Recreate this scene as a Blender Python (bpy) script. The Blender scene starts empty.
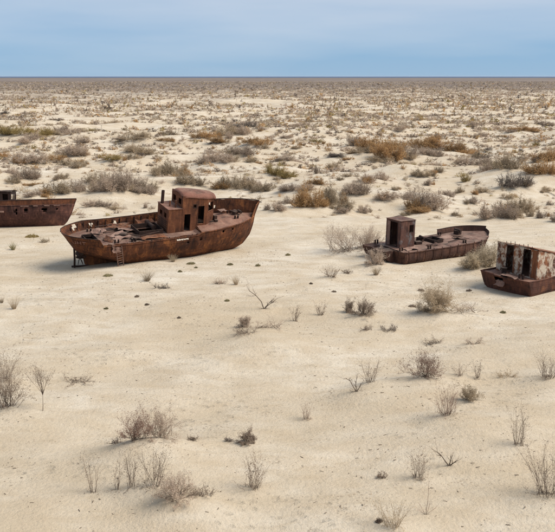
import bpy, math, random
import numpy as np
from mathutils import Vector, Matrix, Euler

SC = bpy.context.scene
COL = SC.collection
R = math.radians

# ------------------------------------------------------------------ camera
F_PX, CX, CY, CAM_H = 900.0, 277.5, 266.0, 17.0      # focal length and centre in photo pixels
PITCH = math.atan(190.0 / F_PX)
cam_d = bpy.data.cameras.new('camera')
cam_d.sensor_fit = 'HORIZONTAL'; cam_d.sensor_width = 36.0
cam_d.lens = F_PX / 555.0 * 36.0
cam_d.clip_start = 0.5; cam_d.clip_end = 120000.0
cam = bpy.data.objects.new('camera', cam_d); COL.objects.link(cam)
cam.location = (0, 0, CAM_H); cam.rotation_euler = (R(90) - PITCH, 0, 0)
SC.camera = cam

# ------------------------------------------------------------------ sky, sun, exposure
SUN_EL, SUN_AZ = 50.0, 10.0          # azimuth: degrees from +X towards -Y
sd = Vector((math.cos(R(SUN_EL)) * math.cos(R(SUN_AZ)), -math.cos(R(SUN_EL)) * math.sin(R(SUN_AZ)), math.sin(R(SUN_EL))))
w = bpy.data.worlds.new('World'); SC.world = w; w.use_nodes = True
nt = w.node_tree; N = nt.nodes; Lk = nt.links
N.clear()
out = N.new('ShaderNodeOutputWorld'); bg = N.new('ShaderNodeBackground')
sky = N.new('ShaderNodeTexSky'); sky.sky_type = 'NISHITA'; sky.sun_disc = False
sky.sun_elevation = R(SUN_EL); sky.sun_rotation = math.atan2(sd.x, sd.y)
sky.air_density = 0.7; sky.dust_density = 0.0; sky.ozone_density = 2.0; sky.altitude = 50
tc = N.new('ShaderNodeTexCoord')
mp = N.new('ShaderNodeMapping'); mp.inputs['Scale'].default_value = (1.3, 1.3, 10.0); mp.inputs['Rotation'].default_value = (0.0, R(1.6), R(20))
n1 = N.new('ShaderNodeTexNoise'); n1.inputs['Scale'].default_value = 1.7; n1.inputs['Detail'].default_value = 5; n1.inputs['Roughness'].default_value = 0.5
rp = N.new('ShaderNodeMapRange'); rp.inputs['From Min'].default_value = 0.34; rp.inputs['From Max'].default_value = 0.70
rp.inputs['To Min'].default_value = -0.22; rp.inputs['To Max'].default_value = 0.50
sz = N.new('ShaderNodeSeparateXYZ'); Lk.new(tc.outputs['Generated'], sz.inputs[0])
el = N.new('ShaderNodeMapRange'); el.inputs['From Min'].default_value = 0.012; el.inputs['From Max'].default_value = 0.085
el.inputs['To Min'].default_value = 0.0; el.inputs['To Max'].default_value = 0.85
sm = N.new('ShaderNodeMath'); sm.operation = 'ADD'; sm.use_clamp = True
veil = N.new('ShaderNodeMix'); veil.data_type = 'RGBA'          # clear hazy blue low down, thin cloud sheet above it
veil.inputs[6].default_value = (.64, 1.19, 1.88, 1); veil.inputs[7].default_value = (1.50, 1.76, 2.15, 1)
mx = N.new('ShaderNodeMix'); mx.data_type = 'RGBA'; mx.inputs[0].default_value = 0.94
Lk.new(tc.outputs['Generated'], mp.inputs['Vector']); Lk.new(mp.outputs['Vector'], n1.inputs['Vector'])
Lk.new(n1.outputs['Fac'], rp.inputs['Value']); Lk.new(sz.outputs['Z'], el.inputs['Value'])
Lk.new(rp.outputs['Result'], sm.inputs[0]); Lk.new(el.outputs['Result'], sm.inputs[1]); Lk.new(sm.outputs[0], veil.inputs[0])
Lk.new(sky.outputs['Color'], mx.inputs[6]); Lk.new(veil.outputs[2], mx.inputs[7]); Lk.new(mx.outputs[2], bg.inputs['Color'])
bg.inputs['Strength'].default_value = 0.09
Lk.new(bg.outputs['Background'], out.inputs['Surface'])

sun_d = bpy.data.lights.new('sun', 'SUN'); sun_d.energy = 1.5; sun_d.angle = R(34); sun_d.color = (1.0, 0.94, 0.85)
sun = bpy.data.objects.new('sun', sun_d); COL.objects.link(sun)
sun.rotation_euler = sd.to_track_quat('Z', 'Y').to_euler(); sun.location = (60, 0, 60)

SC.view_settings.view_transform = 'Standard'; SC.view_settings.look = 'None'
SC.view_settings.gamma = 1.0; SC.view_settings.use_curve_mapping = False
SC.view_settings.exposure = 1.79
SC.cycles.max_bounces = 4; SC.cycles.diffuse_bounces = 3; SC.cycles.glossy_bounces = 2

# ------------------------------------------------------------------ helpers
rng = np.random.default_rng(7)
random.seed(7)

def hash2(ix, iy, seed):
    h = (ix.astype(np.int64) * 374761393 + iy.astype(np.int64) * 668265263 + seed * 1442695041) & 0xFFFFFFFF
    h = ((h ^ (h >> 13)) * 1274126177) & 0xFFFFFFFF
    h = h ^ (h >> 16)
    return (h & 0xFFFFFF) / float(0xFFFFFF)

def vnoise(x, y, seed=0):
    ix = np.floor(x); iy = np.floor(y); fx = x - ix; fy = y - iy
    fx = fx * fx * fx * (fx * (fx * 6 - 15) + 10); fy = fy * fy * fy * (fy * (fy * 6 - 15) + 10)
    a = hash2(ix, iy, seed); b = hash2(ix + 1, iy, seed); c = hash2(ix, iy + 1, seed); d = hash2(ix + 1, iy + 1, seed)
    return (a * (1 - fx) + b * fx) * (1 - fy) + (c * (1 - fx) + d * fx) * fy

def smooth(a, b, x):
    t = np.clip((x - a) / (b - a), 0, 1); return t * t * (3 - 2 * t)

BOAT_SPOTS = [(-10.5, 85.3, 11.0), (15.3, 85.5, 7.5), (22.0, 73.5, 6.0), (-31, 103.5, 11.0)]
def terrain(x, y):
    x = np.asarray(x, float); y = np.asarray(y, float)
    c, s = math.cos(0.35), math.sin(0.35)
    u = x * c + y * s; v = -x * s + y * c
    far = smooth(95, 150, y)
    h = (vnoise(u / 19, v / 11, 1) - .5) * (0.35 + 2.3 * far)
    h += (vnoise(u / 47, v / 33, 2) - .5) * (0.3 + 2.2 * far)
    h += (vnoise(u / 7.5, v / 4.2, 3) - .5) * (0.36 + 0.65 * far)
    h += (vnoise(u / 3.1, v / 1.9, 4) - .5) * 0.15
    h += (vnoise(x / 1.1, y / 0.8, 5) - .5) * 0.06
    h += (vnoise(x / 0.55, y / 0.5, 8) - .5) * 0.02
    flat = np.zeros_like(h)
    for bx, by, br in BOAT_SPOTS:
        d = np.hypot(x - bx, (y - by) * 1.2)
        flat = np.maximum(flat, 1 - smooth(br * 0.75, br * 1.6, d))
    h *= (1 - 0.88 * flat)
    h *= 1 - smooth(2500, 6000, y) * 0.9
    return h

CP, SP = math.cos(PITCH), math.sin(PITCH)
def at(u, v):
    """photo pixel -> point where that view ray meets the terrain"""
    d = (u - CX, F_PX * CP + (CY - v) * SP, (CY - v) * CP - F_PX * SP)
    z = 0.0
    for _ in range(12):
        t = (z - CAM_H) / d[2]
        x, y = d[0] * t, d[1] * t
        z = 0.5 * z + 0.5 * float(terrain(x, y))
    return x, y
def px_per_m(x, y):
    return F_PX / (y * CP + CAM_H * SP)

def tag(o, label=None, cat=None, group=None, kind=None):
    if label: o['label'] = label
    if cat: o['category'] = cat
    if group: o['group'] = group
    if kind: o['kind'] = kind
    return o

def empty(name, loc=(0, 0, 0), rot=(0, 0, 0), parent=None):
    o = bpy.data.objects.new(name, None); COL.objects.link(o)
    o.location = loc; o.rotation_euler = rot; o.empty_display_size = 0.3
    if parent: o.parent = parent
    return o

def mesh_np(name, V, Fc, mat=None, nside=None, smooth_shade=False):
    """fast mesh from an (n,3) array and an (m,k) face array"""
    V = np.asarray(V, np.float32); Fc = np.asarray(Fc, np.int32)
    me = bpy.data.meshes.new(name)
    k = Fc.shape[1]; m = Fc.shape[0]
    me.vertices.add(len(V)); me.vertices.foreach_set('co', V.ravel())
    me.loops.add(m * k); me.loops.foreach_set('vertex_index', Fc.ravel())
    me.polygons.add(m)
    me.polygons.foreach_set('loop_start', np.arange(0, m * k, k, dtype=np.int32))
    me.polygons.foreach_set('loop_total', np.full(m, k, np.int32))
    if smooth_shade: me.polygons.foreach_set('use_smooth', np.ones(m, bool))
    me.update(calc_edges=True)
    if mat: me.materials.append(mat)
    return me

def obj(name, me, parent=None):
    o = bpy.data.objects.new(name, me); COL.objects.link(o)
    if parent: o.parent = parent
    return o

class MB:
    """collects polygons; build() links them as ONE mesh object"""
    def __init__(s): s.v = []; s.f = []
    def add(s, vs, fs):
        b = len(s.v); s.v += [tuple(p) for p in vs]; s.f += [tuple(i + b for i in f) for f in fs]; return s
    def box(s, c, d, rot=None):
        hx, hy, hz = d[0] / 2, d[1] / 2, d[2] / 2
        vs = [Vector((x, y, z)) for x in (-hx, hx) for y in (-hy, hy) for z in (-hz, hz)]
        if rot is not None:
            m = Euler(rot).to_matrix(); vs = [m @ v for v in vs]
        vs = [v + Vector(c) for v in vs]
        return s.add(vs, [(0, 1, 3, 2), (4, 6, 7, 5), (0, 4, 5, 1), (2, 3, 7, 6), (0, 2, 6, 4), (1, 5, 7, 3)])
    def tube(s, pts, r, n=8, caps=True):
        pts = [Vector(p) for p in pts]; rs = r if isinstance(r, (list, tuple)) else [r] * len(pts)
        rings = []
        for i, p in enumerate(pts):
            t = (pts[min(i + 1, len(pts) - 1)] - pts[max(i - 1, 0)]).normalized()
            a = t.orthogonal().normalized() if i == 0 else (a - t * a.dot(t)).normalized()
            b = t.cross(a)
            rings.append([p + (a * math.cos(2 * math.pi * k / n) + b * math.sin(2 * math.pi * k / n)) * rs[i] for k in range(n)])
        vs = [q for rg in rings for q in rg]; fs = []
        for i in range(len(pts) - 1):
            for k in range(n):
                fs.append((i * n + k, i * n + (k + 1) % n, (i + 1) * n + (k + 1) % n, (i + 1) * n + k))
        if caps:
            fs.append(tuple(reversed(range(n)))); fs.append(tuple(range((len(pts) - 1) * n, len(pts) * n)))
        return s.add(vs, fs)
    def build(s, name, mat, parent=None, solid=0.0, bevel=0.0, smooth_shade=False, offset=0.0):
        me = bpy.data.meshes.new(name); me.from_pydata(s.v, [], s.f); me.update()
        if smooth_shade:
            for p in me.polygons: p.use_smooth = True
        me.materials.append(mat)
        o = obj(name, me, parent)
        if solid:
            m = o.modifiers.new('plate', 'SOLIDIFY'); m.thickness = solid; m.offset = offset
        if bevel:
            m = o.modifiers.new('bevel', 'BEVEL'); m.width = bevel; m.segments = 2; m.limit_method = 'ANGLE'
        return o

def jit(x, y, seed, amp):
    return float((vnoise(np.array(x), np.array(y), seed) - .5) * 2 * amp)

def wall(mb, p0, p1, z0, z1, holes=(), zt1=None, step=0.35, dent=0.015, seed=0, ragged=0.0):
    """vertical plate from plan point p0 to p1, z0..z1 (zt1: top height at p1); holes = (a0,a1,z0,z1) along the run"""
    p0 = Vector((p0[0], p0[1], 0)); p1 = Vector((p1[0], p1[1], 0)); L = (p1 - p0).length; d = (p1 - p0) / L
    nrm = Vector((-d.y, d.x, 0)); zt1 = z1 if zt1 is None else zt1
    zm = max(z1, zt1)
    us = {0.0, L}; zs = {0.0, 1.0}
    for a0, a1, b0, b1 in holes: us |= {a0, a1}
    def fill(sv, st):
        sv = sorted(sv); o = []
        for a, b in zip(sv, sv[1:]):
            n = max(1, int(round((b - a) / st)))
            o += [a + (b - a) * k / n for k in range(n)]
        return o + [sv[-1]]
    hz = set()
    for a0, a1, b0, b1 in holes: hz |= {b0, b1}
    us = fill(us, step); zl = fill({z0, min(z1, zt1)} | {z for z in hz if z < min(z1, zt1)}, step)
    nz = len(zl); base = []
    for i, u in enumerate(us):
        top = z1 + (zt1 - z1) * u / L
        for j, z in enumerate(zl):
            zz = z if j < nz - 1 else top - (abs(jit(u * 3 + seed, 1.7, seed, ragged)) if ragged else 0)
            e = 0 if (i in (0, len(us) - 1)) else jit(u * 1.6 + seed * 3.1, zz * 1.6, seed + 11, dent)
            base.append(p0 + d * u + nrm * e + Vector((0, 0, zz)))
    fs = []
    for i in range(len(us) - 1):
        for j in range(nz - 1):
            uc = (us[i] + us[i + 1]) / 2; zc = (zl[j] + zl[j + 1]) / 2
            if any(a0 < uc < a1 and b0 < zc < b1 for a0, a1, b0, b1 in holes): continue
            n = nz
            fs.append((i * n + j, (i + 1) * n + j, (i + 1) * n + j + 1, i * n + j + 1))
    mb.add(base, fs)

# ------------------------------------------------------------------ materials
def nodes(name):
    m = bpy.data.materials.new(name); m.use_nodes = True
    t = m.node_tree; b = t.nodes['Principled BSDF']
    return m, t, t.nodes, t.links, b

def noise(N, Lk, vec, scale, detail=6, rough=.55, dist=0.0):
    n = N.new('ShaderNodeTexNoise'); n.inputs['Scale'].default_value = scale; n.inputs['Detail'].default_value = detail
    n.inputs['Roughness'].default_value = rough; n.inputs['Distortion'].default_value = dist
    if vec is not None: Lk.new(vec, n.inputs['Vector'])
    return n.outputs['Fac']

def ramp(N, Lk, fac, stops):
    r = N.new('ShaderNodeValToRGB'); e = r.color_ramp.elements
    while len(e) > 1: e.remove(e[-1])
    e[0].position = stops[0][0]; e[0].color = (*stops[0][1], 1) if len(stops[0][1]) == 3 else stops[0][1]
    for p, c in stops[1:]:
        k = e.new(p); k.color = (*c, 1) if len(c) == 3 else c
    Lk.new(fac, r.inputs['Fac']); return r.outputs['Color']

def mix(N, Lk, fac, a, b, mode='MIX'):
    m = N.new('ShaderNodeMix'); m.data_type = 'RGBA'; m.blend_type = mode
    for sock, val in ((0, fac), (6, a), (7, b)):
        if isinstance(val, (int, float)): m.inputs[sock].default_value = val
        elif isinstance(val, tuple): m.inputs[sock].default_value = (*val, 1)
        else: Lk.new(val, m.inputs[sock])
    return m.outputs[2]

def maprange(N, Lk, v, a, b, c=0.0, d=1.0):
    m = N.new('ShaderNodeMapRange'); m.inputs[1].default_value = a; m.inputs[2].default_value = b
    m.inputs[3].default_value = c; m.inputs[4].default_value = d
    Lk.new(v, m.inputs[0]); return m.outputs[0]

def mapped(N, Lk, vec, scale, loc=(0, 0, 0)):
    m = N.new('ShaderNodeMapping'); m.inputs['Scale'].default_value = scale; m.inputs['Location'].default_value = loc
    Lk.new(vec, m.inputs['Vector']); return m.outputs['Vector']

def rust(name, dark, mid, light, paint=None, paint_amt=0.5, seams=False, seed=0.0, streak=0.6, dust=0.35, paint_scale=1.1):
    m, t, N, Lk, b = nodes(name)
    tc = N.new('ShaderNodeTexCoord'); g = N.new('ShaderNodeNewGeometry')
    vec = mapped(N, Lk, tc.outputs['Object'], (1, 1, 1), (seed, seed * 1.7, seed * .6))
    a = noise(N, Lk, vec, 0.75, 9, .62, .4)
    col = ramp(N, Lk, a, [(.34, dark), (.46, mid), (.56, tuple(x * 1.2 for x in mid)), (.66, light)])
    st = noise(N, Lk, mapped(N, Lk, vec, (2.6, 2.6, .28)), 1.6, 6, .6)
    col = mix(N, Lk, maprange(N, Lk, st, .42, .68, 0, streak), col, dark)
    st2 = noise(N, Lk, mapped(N, Lk, vec, (4.1, 4.1, .5), (9, 3, 1)), 1.3, 6, .6)
    col = mix(N, Lk, maprange(N, Lk, st2, .54, .72, 0, .75), col, light)
    sp = noise(N, Lk, vec, 7.0, 8, .7)
    col = mix(N, Lk, maprange(N, Lk, sp, .52, .7, 0, .55), col, tuple(x * .55 for x in dark))
    if paint:
        pn = noise(N, Lk, mapped(N, Lk, vec, (1, 1, .8), (4, 8, 2)), paint_scale, 12, .72, .2)
        pm = ramp(N, Lk, pn, [(.60 - .3 * paint_amt, (0, 0, 0)), (.70 - .3 * paint_amt, (.9, .9, .9))])
        pc = mix(N, Lk, maprange(N, Lk, noise(N, Lk, vec, 9, 5, .6), .3, .75), paint, tuple(x * .62 for x in paint))
        col = mix(N, Lk, pm, col, pc)
    bump_h = mix(N, Lk, .5, noise(N, Lk, vec, 14, 8, .7), noise(N, Lk, vec, 2.2, 4, .5))
    if seams:
        cx = N.new('ShaderNodeSeparateXYZ'); Lk.new(tc.outputs['Object'], cx.inputs[0])
        cb = N.new('ShaderNodeCombineXYZ'); Lk.new(cx.outputs['X'], cb.inputs['X']); Lk.new(cx.outputs['Z'], cb.inputs['Y'])
        br = N.new('ShaderNodeTexBrick'); br.inputs['Scale'].default_value = 1.0
        br.inputs['Brick Width'].default_value = 2.3; br.inputs['Row Height'].default_value = .78
        br.inputs['Mortar Size'].default_value = .018; br.inputs['Mortar Smooth'].default_value = .4
        br.inputs['Color1'].default_value = (.35, .35, .35, 1); br.inputs['Color2'].default_value = (.75, .75, .75, 1); br.inputs['Mortar'].default_value = (0, 0, 0, 1)
        Lk.new(cb.outputs[0], br.inputs['Vector'])
        col = mix(N, Lk, .4, col, br.outputs['Color'], 'OVERLAY')
        bump_h = mix(N, Lk, maprange(N, Lk, br.outputs['Fac'], 0, 1, 0, .55), bump_h, (1, 1, 1))
    # blown sand lies on what faces up
    sx = N.new('ShaderNodeSeparateXYZ'); Lk.new(g.outputs['Normal'], sx.inputs[0])
    up = maprange(N, Lk, sx.outputs['Z'], .75, .98)
    dn = maprange(N, Lk, noise(N, Lk, vec, 1.4, 7, .6), .38, .72)
    mm = N.new('ShaderNodeMath'); mm.operation = 'MULTIPLY'; Lk.new(up, mm.inputs[0]); Lk.new(dn, mm.inputs[1])
    m2 = N.new('ShaderNodeMath'); m2.operation = 'MULTIPLY'; Lk.new(mm.outputs[0], m2.inputs[0]); m2.inputs[1].default_value = dust
    col = mix(N, Lk, m2.outputs[0], col, (.36, .27, .2))
    bp = N.new('ShaderNodeBump'); bp.inputs['Strength'].default_value = .85; bp.inputs['Distance'].default_value = .07
    Lk.new(bump_h, bp.inputs['Height']); Lk.new(bp.outputs['Normal'], b.inputs['Normal'])
    Lk.new(col, b.inputs['Base Color']); b.inputs['Roughness'].default_value = .82
    b.inputs['Specular IOR Level'].default_value = .25
    return m

DK, MD, LT = (.024, .010, .007), (.098, .034, .0145), (.27, .10, .034)
M = {}
M['hull'] = rust('rusty_hull', DK, MD, LT, seams=True)
M['deck'] = rust('rusty_deck', (.07, .034, .024), (.17, .083, .057), (.26, .14, .096), seed=3, streak=.25, dust=.3)
M['deck_dark'] = rust('dark_rusty_deck', (.035, .018, .014), (.11, .057, .042), (.22, .128, .095), seed=17, streak=.25, dust=.35)
M['deck_worn'] = rust('worn_rusty_deck', (.045, .024, .019), (.13, .071, .054), (.24, .14, .105), seed=27, streak=.25, dust=.4)
M['house'] = rust('rusty_house', (.036, .016, .011), (.13, .047, .022), (.25, .10, .042), seed=5)
M['roof'] = rust('rusty_roof', (.09, .042, .03), (.17, .075, .052), (.24, .12, .085), seed=8, streak=.2)
M['dark'] = rust('dark_iron', (.014, .008, .007), (.035, .018, .013), (.07, .033, .022), seed=11)
M['plate'] = rust('pale_rust_plate', (.08, .045, .034), (.19, .112, .086), (.30, .195, .15), seed=14, streak=.2)
M['hull_brown'] = rust('brown_hull', (.024, .012, .010), (.068, .031, .021), (.135, .065, .040), seams=True, seed=21)
M['hull_purple'] = rust('purple_brown_hull', (.026, .012, .010), (.082, .035, .027), (.17, .075, .05), seams=True, seed=31)
M['hull_corner'] = rust('red_brown_hull', (.028, .012, .009), (.085, .033, .022), (.19, .075, .035), seams=True, seed=41)
M['box'] = rust('cabin_rust', (.03, .015, .012), (.095, .045, .034), (.19, .09, .055), seed=51, paint=(.17, .16, .16), paint_amt=.16)
M['white'] = rust('peeling_white_cabin', (.05, .022, .014), (.17, .062, .028), (.30, .13, .055), seed=61, paint=(.56, .48, .38), paint_amt=.47, paint_scale=2.2)
M['orange'] = rust('orange_rust', (.07, .025, .013), (.17, .062, .026), (.29, .115, .045), seed=71)

def paint_mat(name, c, wear):
    m, t, N, Lk, b = nodes(name)
    tc = N.new('ShaderNodeTexCoord')
    f = maprange(N, Lk, noise(N, Lk, tc.outputs['Object'], 6, 8, .7), wear - .06, wear + .06)
    Lk.new(mix(N, Lk, f, c, MD), b.inputs['Base Color']); b.inputs['Roughness'].default_value = .8
    return m
M['letter'] = paint_mat('faded_letter_paint', (.25, .14, .12), .55)
M['whitemark'] = paint_mat('white_paint_mark', (.62, .55, .46), .6)

def plant_mat(name, c1, c2, attr=False):
    m, t, N, Lk, b = nodes(name)
    tc = N.new('ShaderNodeTexCoord'); oi = N.new('ShaderNodeObjectInfo')
    n = noise(N, Lk, tc.outputs['Object'], 1.4, 4, .6)
    col = mix(N, Lk, maprange(N, Lk, n, .3, .7), c1, c2)
    if attr:
        a = N.new('ShaderNodeVertexColor'); a.layer_name = 'tone'
        col = a.outputs['Color']
    else:
        hsv = N.new('ShaderNodeHueSaturation'); Lk.new(col, hsv.inputs['Color'])
        Lk.new(maprange(N, Lk, oi.outputs['Random'], 0, 1, .78, 1.25), hsv.inputs['Value'])
        col = hsv.outputs['Color']
    Lk.new(col, b.inputs['Base Color']); b.inputs['Roughness'].default_value = .9; b.inputs['Specular IOR Level'].default_value = .1
    tr = N.new('ShaderNodeBsdfTranslucent'); Lk.new(col, tr.inputs['Color'])
    ms = N.new('ShaderNodeMixShader'); ms.inputs[0].default_value = .38
    Lk.new(b.outputs[0], ms.inputs[1]); Lk.new(tr.outputs[0], ms.inputs[2]); Lk.new(ms.outputs[0], N['Material Output'].inputs['Surface'])
    return m
TONES = {'g': ((.37, .285, .215), (.53, .425, .33)), 'd': ((.17, .135, .11), (.26, .215, .18)),
         'o': ((.36, .21, .09), (.50, .33, .17)), 'm': ((.31, .225, .085), (.43, .33, .15)),
         't': ((.37, .285, .19), (.50, .40, .28)), 'b': ((.185, .135, .098), (.29, .225, .17)),
         'v': ((.23, .195, .10), (.33, .285, .16)), 'c': ((.46, .37, .25), (.56, .46, .33)),
         'r': ((.21, .135, .10), (.33, .225, .17))}
for k_, (a_, b_) in TONES.items(): M['p_' + k_] = plant_mat('dry_plant_' + k_, a_, b_)
M['p_attr'] = plant_mat('dry_scrub_mixed', (0, 0, 0), (0, 0, 0), attr=True)
M['wood'] = plant_mat('dead_wood', (.16, .12, .09), (.27, .205, .155))
M['litter'] = plant_mat('weathered_litter', (.15, .11, .08), (.30, .24, .18))

def sand_mat():
    m, t, N, Lk, b = nodes('sand')
    g = N.new('ShaderNodeNewGeometry'); P = g.outputs['Position']
    sx = N.new('ShaderNodeSeparateXYZ'); Lk.new(P, sx.inputs[0])
    big = noise(N, Lk, mapped(N, Lk, P, (.045, .09, 0)), 1.0, 5, .55, .5)
    med = noise(N, Lk, mapped(N, Lk, P, (.35, .6, 0)), 1.0, 6, .6, .3)
    fine = noise(N, Lk, P, 5.0, 5, .7)
    grit = noise(N, Lk, P, 38.0, 2, .7)
    col = ramp(N, Lk, big, [(.32, (.485, .405, .30)), (.5, (.58, .505, .40)), (.68, (.66, .60, .505))])
    col = mix(N, Lk, maprange(N, Lk, med, .38, .68, 0, .7), col, (.43, .335, .225))
    col = mix(N, Lk, maprange(N, Lk, fine, .3, .72, 0, .32), col, (.36, .275, .185))
    col = mix(N, Lk, maprange(N, Lk, grit, .5, .8, 0, .35), col, (.25, .19, .13))
    tan = maprange(N, Lk, sx.outputs['Y'], 34, 70, .75, .12)          # browner sand off the old shore, pale salty sand round the boats
    tn = N.new('ShaderNodeMath'); tn.operation = 'MULTIPLY'; Lk.new(tan, tn.inputs[0]); Lk.new(maprange(N, Lk, noise(N, Lk, mapped(N, Lk, P, (.11, .2, 0), (7, 1, 0)), 1.0, 4, .6), .36, .62, .15, 1), tn.inputs[1])
    col = mix(N, Lk, tn.outputs[0], col, (.43, .345, .24))
    sc = maprange(N, Lk, noise(N, Lk, mapped(N, Lk, P, (.55, 1.3, 0), (11, 4, 0)), 1.0, 6, .68, .8), .52, .68, 0, .5)
    col = mix(N, Lk, sc, col, (.40, .315, .215))           # damp, trodden and scoured patches
    # litter and dark crumbs gathered in patches
    vo = N.new('ShaderNodeTexVoronoi'); vo.inputs['Scale'].default_value = 4.2; Lk.new(mapped(N, Lk, P, (1, 1, 0)), vo.inputs['Vector'])
    patch = maprange(N, Lk, noise(N, Lk, mapped(N, Lk, P, (.16, .3, 0), (3, 7, 0)), 1.0, 4, .6), .48, .68, 0.05, .30)
    lt = N.new('ShaderNodeMath'); lt.operation = 'LESS_THAN'; Lk.new(vo.outputs['Distance'], lt.inputs[0]); Lk.new(patch, lt.inputs[1])
    lm = N.new('ShaderNodeMath'); lm.operation = 'MULTIPLY'; Lk.new(lt.outputs[0], lm.inputs[0]); lm.inputs[1].default_value = .5
    col = mix(N, Lk, lm.outputs[0], col, (.22, .165, .115))
    # far away the scrub is too small to tell apart: its cover becomes a tone of the plain
    sc1 = noise(N, Lk, mapped(N, Lk, P, (.03, .018, 0)), 1.0, 5, .72)
    sc2 = noise(N, Lk, mapped(N, Lk, P, (.0022, .0013, 0), (5, 2, 0)), 1.0, 5, .6)
    dist = maprange(N, Lk, sx.outputs['Y'], 350, 1500)
    ad = N.new('ShaderNodeMath'); ad.operation = 'MULTIPLY_ADD'; Lk.new(sc1, ad.inputs[0]); ad.inputs[1].default_value = .9
    Lk.new(maprange(N, Lk, sc2, .3, .7, -.16, .2), ad.inputs[2])
    cov = N.new('ShaderNodeMath'); cov.operation = 'MULTIPLY_ADD'; Lk.new(dist, cov.inputs[0]); cov.inputs[1].default_value = .62; Lk.new(ad.outputs[0], cov.inputs[2])
    cm = maprange(N, Lk, cov.outputs[0], .62, .98)
    c2 = N.new('ShaderNodeMath'); c2.operation = 'MULTIPLY'; Lk.new(cm, c2.inputs[0]); Lk.new(maprange(N, Lk, sx.outputs['Y'], 300, 700), c2.inputs[1])
    scol = mix(N, Lk, maprange(N, Lk, sc2, .35, .65), (.135, .105, .088), (.20, .16, .132))
    col = mix(N, Lk, c2.outputs[0], col, scol)
    # relief: foot pits, ripples, grain
    v2 = N.new('ShaderNodeTexVoronoi'); v2.inputs['Scale'].default_value = 1.7; Lk.new(mapped(N, Lk, P, (1, 1.25, 0), (2, 1, 0)), v2.inputs['Vector'])
    v2.inputs['Randomness'].default_value = 1.0
    dsum = N.new('ShaderNodeMath'); dsum.operation = 'MULTIPLY_ADD'; Lk.new(fine, dsum.inputs[0]); dsum.inputs[1].default_value = .35; Lk.new(v2.outputs['Distance'], dsum.inputs[2])
    pit = maprange(N, Lk, dsum.outputs[0], .22, .52)
    pm = maprange(N, Lk, noise(N, Lk, mapped(N, Lk, P, (.12, .2, 0), (1, 5, 0)), 1.0, 4, .6), .50, .62)
    pit = mix(N, Lk, pm, (1, 1, 1), pit)
    rel = fine
    rel = mix(N, Lk, .28, rel, noise(N, Lk, mapped(N, Lk, P, (1.2, 3.2, 1)), 1.5, 5, .6, .6))
    bp = N.new('ShaderNodeBump'); bp.inputs['Strength'].default_value = .95; bp.inputs['Distance'].default_value = .14
    Lk.new(rel, bp.inputs['Height'])
    b1 = N.new('ShaderNodeBump'); b1.inputs['Strength'].default_value = .7; b1.inputs['Distance'].default_value = .05
    Lk.new(pit, b1.inputs['Height']); Lk.new(bp.outputs['Normal'], b1.inputs['Normal'])
    b2 = N.new('ShaderNodeBump'); b2.inputs['Strength'].default_value = .3; b2.inputs['Distance'].default_value = .012
    Lk.new(grit, b2.inputs['Height']); Lk.new(b1.outputs['Normal'], b2.inputs['Normal'])
    Lk.new(b2.outputs['Normal'], b.inputs['Normal'])
    Lk.new(col, b.inputs['Base Color']); b.inputs['Roughness'].default_value = .95; b.inputs['Specular IOR Level'].default_value = .08
    return m
M['sand'] = sand_mat()

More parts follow.
